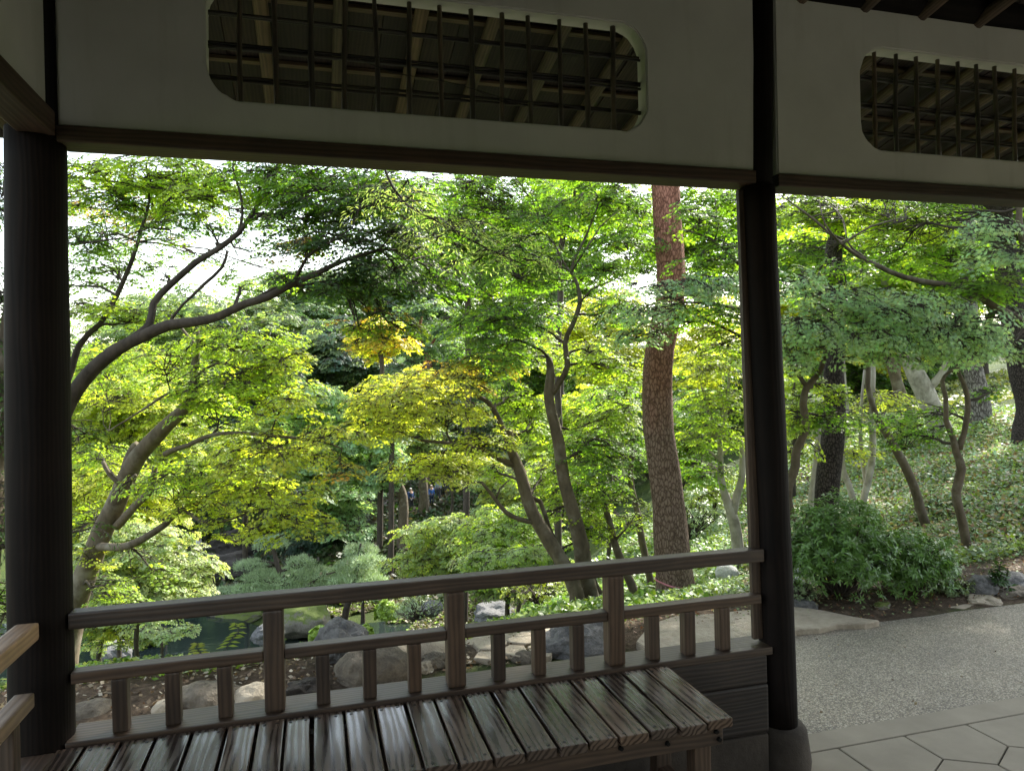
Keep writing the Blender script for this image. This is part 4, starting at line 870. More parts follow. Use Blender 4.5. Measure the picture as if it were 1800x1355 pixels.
# big overhanging maple whose trunk stands beyond the right edge
tree('maple_tree', 'overhanging maple reaching in from the right with wide layers of blue green leaves', 'tree',
 [[(1930,900,6.4,.10),(1925,760,6.4,.09),(1890,650,6.3,.08),(1840,590,6.2,.05),(1790,560,6.1,.036),(1750,540,6.0,.030),(1710,515,6.0,.026),(1680,503,6.0,.024),(1640,498,6.0,.024),(1590,488,6.0,.022),(1540,468,6.0,.020),(1510,452,6.0,.016),(1475,425,5.9,.013),(1430,385,5.9,.010),(1395,360,5.8,.007),(1372,345,5.8,.005)],
  [(1540,468,6,.010),(1500,440,6,.009),(1488,420,6,.006)],[(1480,430,5.9,.010),(1530,400,5.9,.008),(1590,380,5.9,.005)],
  [(1900,700,6.3,.05),(1800,440,6.2,.03),(1790,330,6.2,.02)],[(1475,425,5.9,.010),(1450,395,5.8,.007),(1440,350,5.8,.005)],
  [(1710,515,6.0,.016),(1660,580,5.8,.012),(1560,590,5.7,.009),(1440,580,5.6,.006)],[(1560,590,5.7,.008),(1500,540,5.6,.006),(1430,520,5.5,.004)]],
 [(1400,500,5.6,90,45,1.36,'blue'),(1450,520,5.6,140,45,1.61,'blue'),(1530,550,5.7,180,50,1.86,'blue'),(1420,570,5.5,130,50,1.74,'blue'),(1500,590,5.6,180,45,1.74,'blue'),(1600,530,5.8,170,50,1.61,'blue'),
  (1620,585,5.8,170,50,1.74,'blue'),(1690,560,5.9,160,50,1.61,'blue'),(1700,610,5.9,150,40,1.36,'blue'),(1390,610,5.6,60,40,0.99,'blue'),(1560,620,5.7,130,26,0.99,'blue'),(1730,500,6.0,150,45,2.0,'g'),(1760,440,6.0,120,45,1.36,'blue'),
  (1420,375,6.9,150,50,2.0,'bright'),(1385,345,7.0,90,40,1.6,'bright'),(1500,370,7.0,150,50,1.8,'bright'),(1400,440,6.9,90,60,1.6,'g'),(1590,400,7.1,160,60,1.6,'bright'),(1660,440,7.2,150,50,1.8,'g'),(1620,360,7.1,160,50,1.4,'g'),(1560,440,7.0,110,35,1.0,'g'),(1950,50,7.6,500,120,1.0,'g'),(2150,0,8.0,400,160,1.0,'g'),(2050,200,7.2,300,100,1.0,'g'),(1750,-150,8.2,500,120,.8,'g'),  # last four pads: crown out of view, added to shade the floor
  (1740,400,6.1,120,40,1.12,'blue'),(1790,600,6.0,70,60,0.99,'blue'),(1480,470,5.8,90,36,1.2,'g')], size=.042, leaf='maple')
tree('maple_tree', 'maple whose blue green layer of leaves crosses in front of the red pine trunk', 'tree',
 [[(1372,1000,5.7,.05),(1375,850,5.8,.045),(1368,700,5.9,.04),(1365,560,6.0,.035),(1345,520,6.0,.028),(1318,480,6.0,.020),(1290,455,6.0,.015),(1250,420,6.1,.012),(1205,405,6.2,.008)],
  [(1365,560,6.0,.022),(1310,545,5.9,.016),(1250,535,5.8,.012),(1200,530,5.7,.008)],[(1255,425,6.1,.008),(1262,395,6.1,.006),(1258,350,6.1,.004)],
  [(1365,640,6,.02),(1300,590,6.1,.014),(1240,560,6.1,.009)]],
 [(1170,505,5.8,130,34,1.10,'blue'),(1250,500,5.8,130,40,1.20,'blue'),(1160,548,5.9,110,50,1.10,'blue'),(1150,590,6.0,100,24,0.90,'blue'),(1260,545,5.9,120,50,1.8,'g'),(1110,560,6.2,100,60,0.90,'blue'),
  (1230,380,6.1,110,60,1.6,'g'),(1270,430,6.0,90,60,1.5,'g'),(1230,460,6.0,90,40,1.3,'g'),(1290,350,6.1,60,40,1.5,'g'),(1270,600,6.1,80,50,1.3,'bright')], size=.040)

tree('evergreen_tree', 'added unseen broad leaved tree beyond the right edge whose crown shades the path', 'tree',  # unseen tree added to keep direct sun off the floor and path
 [[(2150,950,7.6,.16),(2140,700,7.6,.14),(2150,400,7.7,.12),(2120,100,7.8,.09),(2000,-150,7.9,.05)],[(2150,400,7.7,.08),(1900,100,7.6,.06),(1750,-50,7.4,.04)]],
 [pw(6.2,5.2,4.7,3.4,.9,2.0,'g'), pw(8.2,6.0,5.2,3.6,1.0,1.8,'g'), pw(7.2,5.6,5.8,3.6,1.0,1.5,'g'), pw(5.0,4.9,4.5,2.4,.6,1.8,'g'), pw(9.5,5.2,4.8,3,.9,1.5,'g')], size=.075, leaf='diamond', bark=M_BARK)

# fine willowy leaves streaking across the top of the view
tree('bamboo_plant', 'feathery long leaved branch hanging diagonally across the upper middle of the view', 'plant',
 [[(640,-100,4.2,.012),(650,150,4.3,.010),(690,330,4.4,.008),(770,390,4.4,.006),(860,440,4.5,.005),(930,470,4.5,.003)]],
 [(700,350,4.4,150,60,.9,'pale'),(790,400,4.4,170,60,1.0,'pale'),(880,440,4.5,150,50,1.0,'pale'),(850,380,4.6,130,50,.5,'g')], leaf='lance', size=.036, ground=(), twr=.005, bark=M_BARKD)

# broad leaved shrub left of the big post
tree('camellia_tree', 'glossy dark leaved evergreen at the far left edge beyond the post', 'tree',
 [[(-20,1150,4.6,.05),(-10,900,4.7,.045),(0,700,4.8,.04),(20,500,4.9,.03),(40,300,5,.015)]],
 [(0,330,5.0,90,120,1.8,'dark'),(0,520,4.9,80,130,2.0,'dark'),(0,720,4.8,80,130,2.0,'dark'),(-10,900,4.7,80,130,2.0,'dark'),(-10,1050,4.7,80,120,2.0,'g'),(150,760,5.4,50,30,1.6,'dark'),(160,925,5.0,60,26,1.2,'dark'),(-60,600,4.8,120,500,1.4,'dark')],
 leaf='lance', size=.045, lm=M_GLEAF)

# ------------------------------------------------------------------ trees further down the slope and across the pond
def far_tree(name, label, px, py, d, wp, hp, col, K=12, cover=1.5, col2=None, mf=.2, tr=.14, bark=None, top=.55, leaf='diamond', sz=None, hsp=.22, wsp=.42, cat='tree', lm=None, group=None, lean=0, bare=0):
    tr = .045 if (tr == .14 and d < 33) else tr
    pads = []
    for k in range(K):
        a = 2.39996*k; rr = math.sqrt((k+.5)/K); u = rr*math.cos(a); v = rr*math.sin(a)
        pads.append((px+u*wp*.36, py+v*hp*.40+random.uniform(-.04,.04)*hp, d+random.uniform(-.35,.35)*wp*d/FPX*(1-abs(u)*.6), wp*wsp*random.uniform(.75,1.2), hp*hsp*random.uniform(.75,1.2), cover, col, *( (col2, mf) if col2 else () )))
    w1, w2 = random.uniform(-.09,.09)*wp, random.uniform(-.06,.06)*wp
    st = [[(px+lean+w1, py+hp*.62+bare, d, tr),(px+lean*.6+w2, py+hp*.3, d, tr*.85),(px+random.uniform(-.05,.05)*wp, py, d, tr*.6),(px, py-hp*.3, d, tr*.25)]]
    for s_ in (-1, 1): st.append([(px+lean*.4, py+hp*.2, d, tr*.5),(px+s_*wp*.12, py+hp*.02, d, tr*.35),(px+s_*wp*.27, py-hp*.1, d, tr*.15)])
    return tree(name, label, cat, st, pads, size=sz or max(.05, d*.0036), leaf=leaf, lm=lm, bark=bark or M_BARKD, twigs=False, sides=7, jit=.03, group=group)
FT = far_tree
FT('maple_tree', 'whitish green maple low beside the foot of the leaning left trunk', 240, 1010, 13, 260, 190, 'pale', 16, 1.8, 'white', .35, lm=M_LEAF)
FT('maple_tree', 'sunlit yellow green maple crown behind the leaning left trunk, lower left', 190, 880, 15, 260, 200, 'yg', 14, 1.5, 'yel', .3)
FT('maple_tree', 'pale maple drooping over the near pond bank at the lower left', 180, 1105, 13.5, 110, 80, 'pale', 8, 1.5, 'yel', .15)
FT('maple_tree', 'greenish maple overhanging the left end of the pond', 285, 1112, 22, 120, 40, 'pale', 8, 1.3)
FT('maple_tree', 'yellow green maple filling the left view between the limbs', 230, 720, 17, 320, 220, 'yg', 16, 1.5, 'pale', .3)
FT('maple_tree', 'distant bright maple mound behind the left maple branch', 420, 800, 40, 220, 160, 'pale', 12, 1.5, 'yg', .4, lean=-120)
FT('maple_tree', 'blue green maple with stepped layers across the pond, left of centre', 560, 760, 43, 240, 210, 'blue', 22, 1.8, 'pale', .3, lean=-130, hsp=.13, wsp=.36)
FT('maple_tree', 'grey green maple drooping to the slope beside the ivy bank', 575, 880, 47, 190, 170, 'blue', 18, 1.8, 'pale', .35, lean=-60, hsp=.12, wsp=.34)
FT('maple_tree', 'soft green maple with its bare leaning trunk on the ivy slope', 655, 815, 44, 160, 90, 'blue', 12, 1.8, 'pale', .25, tr=.28, lean=42, bark=M_BARK, hsp=.2)
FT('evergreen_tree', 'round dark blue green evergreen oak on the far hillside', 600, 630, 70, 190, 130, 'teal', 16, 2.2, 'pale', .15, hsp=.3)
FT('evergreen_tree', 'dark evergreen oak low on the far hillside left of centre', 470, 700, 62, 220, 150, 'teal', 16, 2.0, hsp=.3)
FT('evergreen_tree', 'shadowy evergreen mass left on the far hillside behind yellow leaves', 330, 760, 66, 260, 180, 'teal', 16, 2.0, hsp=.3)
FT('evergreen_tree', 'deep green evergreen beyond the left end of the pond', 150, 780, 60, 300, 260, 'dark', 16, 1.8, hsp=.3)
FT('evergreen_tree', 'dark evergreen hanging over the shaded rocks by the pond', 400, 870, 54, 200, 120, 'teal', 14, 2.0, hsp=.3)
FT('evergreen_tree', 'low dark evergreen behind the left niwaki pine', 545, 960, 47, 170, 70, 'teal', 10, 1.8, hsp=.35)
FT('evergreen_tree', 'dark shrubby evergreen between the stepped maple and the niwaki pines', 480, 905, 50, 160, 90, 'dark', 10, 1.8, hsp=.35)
FT('red_pine_tree', 'far pine with red trunk and grey green tufts in the centre gap', 745, 590, 58, 190, 170, 'nee', 18, 1.3, 'teal', .4, tr=.28, bark=M_BARKR, hsp=.12, wsp=.36)
FT('red_pine_tree', 'paler pine crown right of the red trunked pine', 830, 640, 64, 170, 160, 'nee', 14, 1.3, 'teal', .3, tr=.25, bark=M_BARKR, hsp=.14)
FT('maple_tree', 'orange tinted maple crown hanging in the centre gap', 670, 590, 44, 110, 110, 'yg', 10, 1.2, 'ora', .22)
FT('maple_tree', 'yellow and orange maple behind the spreading yellow maple', 705, 700, 42, 180, 120, 'yel', 12, 1.3, 'yg', .6)
FT('evergreen_tree', 'tall pale green crown on the skyline left of centre', 430, 585, 85, 260, 150, 'pale', 14, 1.4, 'teal', .4, hsp=.3)  # skyline crowns: distance haze mimicked by 'pale' and 'nee' leaf colours
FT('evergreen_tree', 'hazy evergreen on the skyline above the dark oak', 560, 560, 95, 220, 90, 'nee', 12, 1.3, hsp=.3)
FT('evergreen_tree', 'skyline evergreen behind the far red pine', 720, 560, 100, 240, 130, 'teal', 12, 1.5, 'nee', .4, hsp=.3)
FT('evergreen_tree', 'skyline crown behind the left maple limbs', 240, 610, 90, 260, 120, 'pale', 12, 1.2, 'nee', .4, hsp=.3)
FT('evergreen_tree', 'dark woodland crown on the far right of the valley', 900, 620, 80, 240, 220, 'teal', 14, 1.8, hsp=.3)
FT('evergreen_tree', 'mid height evergreen above the hikers', 800, 760, 66, 220, 130, 'teal', 14, 1.5, 'pale', .2, hsp=.3)
FT('cedar_tree', 'straight brown trunk beside the group of hikers', 740, 770, 51, 120, 60, 'pale', 8, 1.2, tr=.34, bark=M_BARK, bare=60)
FT('maple_tree', 'pale yellow maple right of the hikers', 925, 865, 30, 200, 130, 'pale', 14, 1.5, 'yel', .3, bark=M_BARK)
FT('maple_tree', 'yellow leaved maple layer hanging above the hikers', 805, 812, 24, 150, 36, 'yg', 9, 1.6, 'yel', .5, hsp=.3)
FT('maple_tree', 'pale feathery maple sloping down to the pond right of the niwaki pines', 800, 960, 20, 230, 130, 'pale', 16, 1.6, 'yg', .3, hsp=.16)
FT('maple_tree', 'silvery green low maple above the railing centre', 900, 1000, 13, 220, 110, 'pale', 14, 1.4, 'bright', .3, hsp=.18)
FT('maple_tree', 'green maple crown behind the spreading maple trunk', 900, 930, 16, 200, 110, 'bright', 12, 1.3, 'pale', .4)
FT('maple_tree', 'fresh green maple filling the gap behind the upright stem', 1010, 760, 14, 200, 200, 'bright', 14, 1.3, 'yg', .4, bark=M_BARK)
FT('maple_tree', 'lit yellow maple crown behind the upper fork of the maple clump', 1060, 600, 18, 220, 200, 'yg', 14, 1.3, 'yel', .35)
FT('maple_tree', 'gold flecked maple crown between red pine and middle post', 1230, 600, 18, 170, 190, 'yel', 12, 1.1, 'yg', .5)
FT('maple_tree', 'green maple crown right behind the red pine at eye height', 1210, 760, 13, 170, 160, 'bright', 12, 1.3, 'g', .4)
FT('maple_tree', 'small bright green tree lower right of the red pine', 1250, 850, 15, 120, 90, 'bright', 8, 1.2, 'yel', .2)
FT('evergreen_tree', 'tall wood edge crown high behind the maple clump', 1010, 430, 40, 320, 260, 'g', 16, .9, 'pale', .3, hsp=.2)
FT('evergreen_tree', 'high green crown above the red pine gap', 1230, 420, 30, 300, 260, 'g', 14, 1.2, 'bright', .3, hsp=.2)
FT('maple_tree', 'leafy crown under the beam between the maple clump and red pine', 1010, 350, 11, 260, 120, 'g', 12, .8, 'bright', .3)
FT('evergreen_tree', 'tall green crown over the upper middle of the view', 800, 400, 34, 260, 240, 'g', 14, 1.1, 'dark', .3, hsp=.2)
FT('maple_tree', 'yellowish maple behind the middle post at lawn level', 1400, 560, 20, 230, 140, 'yg', 12, 1.4, 'yel', .5)
FT('maple_tree', 'sunlit yellow tree over the far lawn', 1560, 590, 27, 220, 130, 'yel', 12, 1.3, 'yg', .5)
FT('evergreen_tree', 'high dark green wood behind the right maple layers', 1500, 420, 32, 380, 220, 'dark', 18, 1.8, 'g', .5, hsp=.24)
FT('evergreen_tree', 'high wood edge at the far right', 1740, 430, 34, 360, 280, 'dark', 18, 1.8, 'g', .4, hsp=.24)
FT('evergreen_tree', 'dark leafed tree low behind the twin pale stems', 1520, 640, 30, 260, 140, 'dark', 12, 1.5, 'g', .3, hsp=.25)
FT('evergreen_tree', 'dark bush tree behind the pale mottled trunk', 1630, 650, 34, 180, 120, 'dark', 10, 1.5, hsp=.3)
FT('maple_tree', 'small maple tree on the brown bank behind the bowed maple', 1400, 700, 13, 140, 130, 'bright', 9, 1.2, 'yg', .3)
FT('evergreen_tree', 'dark crown over the brown bank between pine and middle post', 1300, 720, 36, 260, 200, 'dark', 12, 1.6, 'g', .4, hsp=.25)
FT('evergreen_tree', 'woodland crown behind the red pine trunk', 1120, 720, 44, 260, 200, 'g', 12, 1.6, 'dark', .4, hsp=.25)
FT('evergreen_tree', 'woodland crown behind the maple clump', 980, 680, 60, 260, 220, 'g', 12, 1.6, 'dark', .5, hsp=.25)
FT('evergreen_tree', 'distant wood on the left edge of the valley', 20, 680, 50, 260, 300, 'g', 12, 1.6, 'dark', .3, hsp=.25)

FT('evergreen_tree', 'pale hazy crown standing highest on the skyline, seen under the long dark limb', 560, 520, 100, 300, 120, 'pale', 14, 1.0, 'nee', .5, hsp=.28)  # haze again painted into the leaf colours of these skyline crowns
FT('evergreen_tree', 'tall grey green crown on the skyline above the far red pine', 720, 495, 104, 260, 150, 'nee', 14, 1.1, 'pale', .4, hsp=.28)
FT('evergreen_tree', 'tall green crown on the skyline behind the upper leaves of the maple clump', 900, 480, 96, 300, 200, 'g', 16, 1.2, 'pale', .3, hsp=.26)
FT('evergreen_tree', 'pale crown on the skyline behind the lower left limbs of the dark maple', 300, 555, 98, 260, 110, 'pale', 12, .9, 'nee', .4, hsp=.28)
# niwaki pines on the pond bank
def niwaki(label, stems, pads):
    D = 36; S = [[(a, b, D, r) for a, b, r in st] for st in stems]
    o = tree('niwaki_pine', label, 'pine tree', S, [], bark=M_BARKD, sides=8, jit=.03)
    cr = Crown()
    for px, py, wp, hp in pads:
        wp *= .86; pb = random.uniform(.78,1.2); cen = P(px, py, D+random.uniform(-.6,.6)); k = D/FPX; rx = wp/2*k; rz_ = hp/2*k*.8; n = int(60*rx*rx*3.14*3.5)+900
        u = RNG.normal(size=(n, 3)); u[:, 2] = np.abs(u[:, 2])*1.1-.15; u /= np.linalg.norm(u, axis=1, keepdims=True)
        lump = 1+.10*np.sin(u[:, :1]*7+px)+.08*np.sin(u[:, 1:2]*9)
        c = cen+u*np.array([rx, rx*.85, rz_])*lump*(RNG.random((n, 1))**.12); c[:, 2] -= rz_*.4
        cr.add(c, RNG.normal(size=(n, 3)), u*.8+np.array([0,0,.9])+.45*RNG.normal(size=(n, 3)), RNG.uniform(.13,.21,n), np.array((.36,.47,.26))*pb*RNG.uniform(.65,1.3,(n,1)))
    C = np.concatenate(cr.C); NLEAF[0] += len(C)
    put('crown', leaves_mesh('crown', C, np.concatenate(cr.N), np.concatenate(cr.D), np.concatenate(cr.S), np.concatenate(cr.K), 'needle', M_NEEDLE), o)
niwaki('cloud pruned pine with leaning trunk and stepped pads, left one of the pair',
 [[(548,1088,.20),(528,1066,.18),(508,1035,.15),(490,1000,.13),(482,970,.10),(478,945,.06)],[(505,1030,.10),(460,1020,.07),(410,1030,.04)],[(492,1005,.08),(530,990,.05)],[(520,1050,.09),(560,1015,.05),(590,1005,.03)],[(488,990,.06),(450,985,.04)]],
 [(476,952,76,46),(440,992,64,34),(528,988,58,48),(498,1012,110,40),(560,1006,80,36),(400,1040,78,24),(440,1032,70,26),(462,1010,80,34),(585,1018,60,30),(540,1028,100,30),(490,1035,100,24)])
niwaki('cloud pruned pine with a tall rounded head, right one of the pair',
 [[(606,1090,.17),(612,1060,.15),(624,1020,.12),(630,985,.09),(634,955,.05)],[(620,1030,.07),(655,1018,.04)],[(616,1040,.07),(590,1020,.04)]],
 [(634,965,72,44),(618,990,64,44),(648,985,66,40),(625,1012,110,38),(655,1020,60,34),(595,1022,60,30),(630,1000,80,40)])
niwaki('small trimmed pine far behind the moss island with a thin trunk', [[(638,1078,.10),(638,1060,.08),(636,1040,.05)]], [(636,1040,50,30),(655,1048,40,20)])

# ------------------------------------------------------------------ rocks
def rock(label, px, pyb, wp, hp, m, d=None, name='boulder', sink=.25, rough=.22, group=None, seed=None, depth=.8, cat='rock', flat=0):
    if d is None: c, d = hit(px, pyb)
    else: c = P(px, pyb, d)
    k = d/FPX; W = wp*k/2; H = hp*k
    bm = bmesh.new(); bmesh.ops.create_icosphere(bm, subdivisions=4 if wp > 40 else 3, radius=1); sd_ = (seed or random.random()*50)
    for v in bm.verts:
        p = v.co.copy(); n1 = noise.noise(p*1.1+Vector((sd_,0,0))); n2 = noise.noise(p*2.7+Vector((0,sd_,0))); n3 = noise.noise(p*7+Vector((0,0,sd_)))
        cell = noise.noise(Vector((round(p.x*2.2), round(p.y*2.2), round(p.z*2.2)))+Vector((sd_,)*3))
        s = 1+rough*(1.5*n1+.8*n2+.25*n3+.22*cell)
        v.co = Vector((p.x*s*W, p.y*s*W*depth, (p.z*s*.5+.5-sink)*H/(1-sink)*1.0))
        if flat and v.co.z > H*flat: v.co.z = H*flat+(v.co.z-H*flat)*.2
    me = bpy.data.meshes.new('rock'); bm.to_mesh(me); bm.free(); me.materials.append(m); me.polygons.foreach_set('use_smooth', [rough < .2]*len(me.polygons))
    a = random.uniform(-.4,.4); o = put(name, me, None, Matrix.Translation((c[0], c[1]+W*depth*.6, c[2])) @ Matrix.Rotation(a, 4, 'Z')); return tag(o, label, cat, group)
rock('big rounded brown boulder behind the railing, between the second and third newel', 662, 1206, 138, 66, M_ROCKB, rough=.14, sink=.3)
rock('grey ridged boulder behind the big brown one, partly above the lower rail', 600, 1165, 86, 66, M_ROCKG, rough=.25)
rock('wide dark grey boulder left of the third newel beside the path', 1040, 1152, 150, 54, M_ROCKG, rough=.26, sink=.3)
rock('small rounded stone at the path edge left of the dark grey boulder', 925, 1167, 46, 20, M_ROCKB, rough=.12, sink=.4)
rock('low grey brown rock behind the third baluster from the left post', 365, 1240, 120, 32, M_ROCKB, rough=.16, sink=.4)
rock('flat tan rock at the path edge next to the left newel', 445, 1240, 76, 30, M_ROCKY, rough=.12, sink=.45)
rock('smooth rounded rock at the path edge beside the left post', 155, 1275, 100, 36, M_ROCKB, rough=.10, sink=.45)
rock('small tan rock between the first and second baluster', 290, 1256, 44, 22, M_ROCKY, rough=.15, sink=.4)
rock('black lava rock low beside the left newel', 540, 1220, 66, 22, M_ROCKD, rough=.35, sink=.35)
rock('flat pale rock behind the second bay of the railing', 735, 1160, 120, 34, M_ROCKY, rough=.14, sink=.45)
rock('small brown rock against the second newel', 772, 1172, 56, 24, M_ROCKB, rough=.25, sink=.35)
rock('tan broken rock right of the big brown boulder', 745, 1186, 40, 22, M_ROCKY, rough=.25, sink=.35)
rock('grey rock on the ground cover right of the second newel', 880, 1090, 90, 24, M_ROCKG, rough=.2, sink=.4)
rock('flat rock near the waterfall hollow behind the second newel', 760, 1078, 40, 20, M_ROCKG, d=26, rough=.2, sink=.3)
rock('mossy boulder at the foot of the left niwaki pine', 535, 1105, 96, 42, M_ROCKM, d=33.5, rough=.14, sink=.35)
rock('long mossy rock on the far pond shore', 420, 1092, 120, 26, M_ROCKM, d=37.5, rough=.2, sink=.3)
rock('grey rock at the near left pond shore', 195, 1165, 60, 34, M_ROCKG, d=27, rough=.2, sink=.3)
rock('dark rock by the left end of the pond', 250, 1130, 50, 24, M_ROCKD, d=33, rough=.25, sink=.3)
rock('grey slab rock on the pond shore behind the left newel', 470, 1125, 50, 26, M_ROCKG, d=31, rough=.2, sink=.3)
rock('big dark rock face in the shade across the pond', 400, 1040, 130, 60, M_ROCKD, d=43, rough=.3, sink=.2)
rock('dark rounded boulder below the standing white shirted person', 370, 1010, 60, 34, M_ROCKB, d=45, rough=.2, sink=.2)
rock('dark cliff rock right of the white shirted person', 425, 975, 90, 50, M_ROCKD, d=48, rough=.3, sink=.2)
rock('round white rock directly right of the middle post', 1398, 1024, 26, 30, M_ROCKW, d=5.9, rough=.12, sink=.2)
rock('small angular white rock at the top of the white pile', 1413, 1018, 20, 20, M_ROCKW, d=6.0, rough=.25, sink=.2)
rock('tall white rock touching the azalea leaves', 1426, 1032, 20, 28, M_ROCKW, d=5.9, rough=.2, sink=.2)
rock('egg shaped pale rock in front of the white pile', 1410, 1044, 34, 28, M_ROCKW, d=5.6, rough=.08, sink=.2)
rock('small grey rock low against the middle post', 1391, 1050, 14, 18, M_ROCKG, d=5.6, rough=.15, sink=.2)
rock('pale boulder on the ground cover left of the middle post', 1283, 1018, 44, 24, M_ROCKW, d=7.6, rough=.12, sink=.3)
rock('grey rock under the left side of the azalea', 1420, 1070, 50, 14, M_ROCKG, rough=.2, sink=.3)
rock('small mossy rock under the middle of the azalea', 1555, 1072, 30, 14, M_ROCKM, rough=.2, sink=.3)
rock('dark grey edging rock right of the azalea', 1740, 1044, 60, 30, M_ROCKG, rough=.2, sink=.3)
rock('long flat grey rock at the right edge beside the path', 1795, 1036, 90, 26, M_ROCKG, rough=.15, sink=.4)
rock('layered brown flat rock at the path edge', 1738, 1062, 66, 16, M_ROCKY, rough=.3, sink=.3, flat=.6)
rock('thin flat rock slab at the path edge left of the layered rock', 1690, 1068, 66, 7, M_ROCKY, rough=.2, sink=.3, flat=.5)
rock('dark flat edging rock at the far right above the path', 1790, 1052, 70, 18, M_ROCKB, rough=.25, sink=.3)

# large flat sandstone slab beside the path
sp_ = [(1118,1128),(1140,1098),(1185,1083),(1260,1078),(1330,1070),(1400,1066),(1450,1073),(1500,1084),(1545,1090),(1520,1096),(1470,1097),(1440,1104),(1400,1107),(1345,1122),(1240,1142),(1150,1146)]
poly = []
pp = [onZ(a, b, .015)[:2] for a, b in sp_]
for i in range(len(pp)):
    a, b = pp[i], pp[(i+1) % len(pp)]
    for k in range(4):
        q = a+(b-a)*k/4; poly.append((q[0]+.012*noise.noise(Vector((q[0]*6, q[1]*6, 0))), q[1]+.012*noise.noise(Vector((q[0]*6, q[1]*6, 5)))))
tag(put('flat_stone', prism(poly[::-1], -.08, .018, M_ROCKY, .006)), 'large flat tan sandstone slab beside the path beyond the middle post', 'stone slab')
# crazy paving
def onT(px, py):
    c, d = hit(px, py); return c[:2]
quad = [onT(815,1172), onT(965,1158), onT(1010,1092), onT(880,1104)]
sp = put('stone_path', mesh_of('bed', [(q[0], q[1], tz(*q)+.012) for q in quad], [(0,1,2,3)], simple('mortar', (.10,.085,.055), .95, .2, 8, .4)))
tag(sp, kind='structure', label='path of irregular flagstones curving away beyond the railing', cat='path')
qa = np.array(quad); lo = qa.min(0); hi = qa.max(0); seeds = []
def inside(p, qd):
    s = [np.cross(qd[(i+1) % 4]-qd[i], p-qd[i]) for i in range(4)]; return all(v > 0 for v in s) or all(v < 0 for v in s)
step = .17; yy = lo[1]-.2; r_ = 0
while yy < hi[1]+.2:
    xx = lo[0]-.2+(step/2 if r_ % 2 else 0)
    while xx < hi[0]+.2:
        seeds.append((xx+random.uniform(-.055,.055), yy+random.uniform(-.05,.05))); xx += step
    yy += step*.85; r_ += 1
for s0 in seeds:
    if not inside(np.array(s0), qa): continue
    poly = [(s0[0]-.3,s0[1]-.3),(s0[0]+.3,s0[1]-.3),(s0[0]+.3,s0[1]+.3),(s0[0]-.3,s0[1]+.3)]
    for s1 in seeds:
        dx, dy = s1[0]-s0[0], s1[1]-s0[1]; L = math.hypot(dx, dy)
        if 0 < L < .5: n = (dx/L, dy/L); poly = clip(poly, n, n[0]*s0[0]+n[1]*s0[1]+L/2-.009)
    if len(poly) >= 3:
        z = tz(*s0); put('flagstone', prism([(x, y) for x, y in poly], z-.03, z+.028+random.uniform(0,.006), M_ROCKY, .005), sp)
# log steps on the far slope
st_ = empty('garden_steps', P(1022, 885, 24), 'weathered timber steps climbing the slope between the maple stems', 'steps')
for k in range(5):
    a = P(1010-k*1.5, 892-k*9, 24+k*.35); b = P(1038-k*1.5, 891-k*9, 24+k*.35); bar('step', a, b, .25, .12, M_BARKP, st_, .02)

# ------------------------------------------------------------------ azalea and small plants
def shrub(name, label, px, pyb, wp, hp, col, n, size, kind='lance', lm=None, d=None, cat='shrub', ball=False, stems=True):
    c, dd = hit(px, pyb)
    if d: dd = d; c = P(px, pyb, d)
    k = dd/FPX; rx = wp*k/2; H = hp*k; o = empty(name, (c[0], c[1]+rx*.7, c[2]), label, cat); root = np.array([c[0], c[1]+rx*.7, c[2]]); cr = Crown()
    nw = max(12, n//9) if not ball else n
    u = RNG.normal(size=(nw, 3)); u[:, 2] = np.abs(u[:, 2])-.35 if not ball else np.abs(u[:, 2]); u /= np.linalg.norm(u, axis=1, keepdims=True)
    lump = np.array([1+.30*noise.noise(Vector(q)*2.3+Vector((px,0,0))) for q in u])[:, None]
    tips = root+np.array([0,0,H*(.42 if not ball else 0)])+u*np.array([rx, rx*.8, H*(.56 if not ball else 1)])*lump*(RNG.random((nw,1))**(.28 if not ball else .08))
    bag = ([], [])
    if ball:
        cr.add(tips, u+.3*RNG.normal(size=(nw,3)), u+RNG.normal(size=(nw,3)), RNG.uniform(.6,1.1,nw)*size, np.array(G[col])*RNG.uniform(.6,1.35,(nw,1)))
    else:
        per = 9; ax = u*.6+np.array([0,0,.6])+.3*RNG.normal(size=(nw,3)); ax /= np.linalg.norm(ax, axis=1, keepdims=True)
        t1 = np.cross(ax, np.array([.3,.9,.1])); t1 /= np.linalg.norm(t1, axis=1, keepdims=True); t2 = np.cross(ax, t1)
        an = RNG.random((nw,1))*6.28+np.arange(per)*2.4; el = RNG.uniform(.0,.7,(nw,per))
        d_ = (t1[:,None]*np.cos(an)[...,None]+t2[:,None]*np.sin(an)[...,None])*np.cos(el)[...,None]+ax[:,None]*np.sin(el)[...,None]
        C = tips[:,None]-ax[:,None]*RNG.uniform(0,size*.8,(nw,per,1)); N_ = ax[:,None]+.15*RNG.normal(size=(nw,per,3))
        cr.add(C.reshape(-1,3), N_.reshape(-1,3), d_.reshape(-1,3), (RNG.uniform(.6,1.1,(nw,per))*size).ravel(), (np.array(G[col])*(1+.2*RNG.normal(size=(nw,per,1)))).reshape(-1,3))
    if stems:
        for q in tips[:: max(1, nw//46)]: twig_to(bag, root+np.array([RNG.normal()*.04*rx, RNG.normal()*.04*rx, 0]), q, .010*max(1,rx), .003, 5, .12, 5)
        put('stem', mesh_of('stem', bag[0], bag[1], M_BARKD, True), o)
    put('foliage', cr.mesh('foliage', kind, lm or M_GLEAF), o); return o
shrub('azalea_shrub', 'dense dark green azalea in front of the black pine', 1530, 1076, 235, 200, 'az', 12000, .040)
shrub('azalea_shrub', 'lower right azalea mound joined to the dense dark one', 1650, 1064, 175, 125, 'az', 6500, .038)
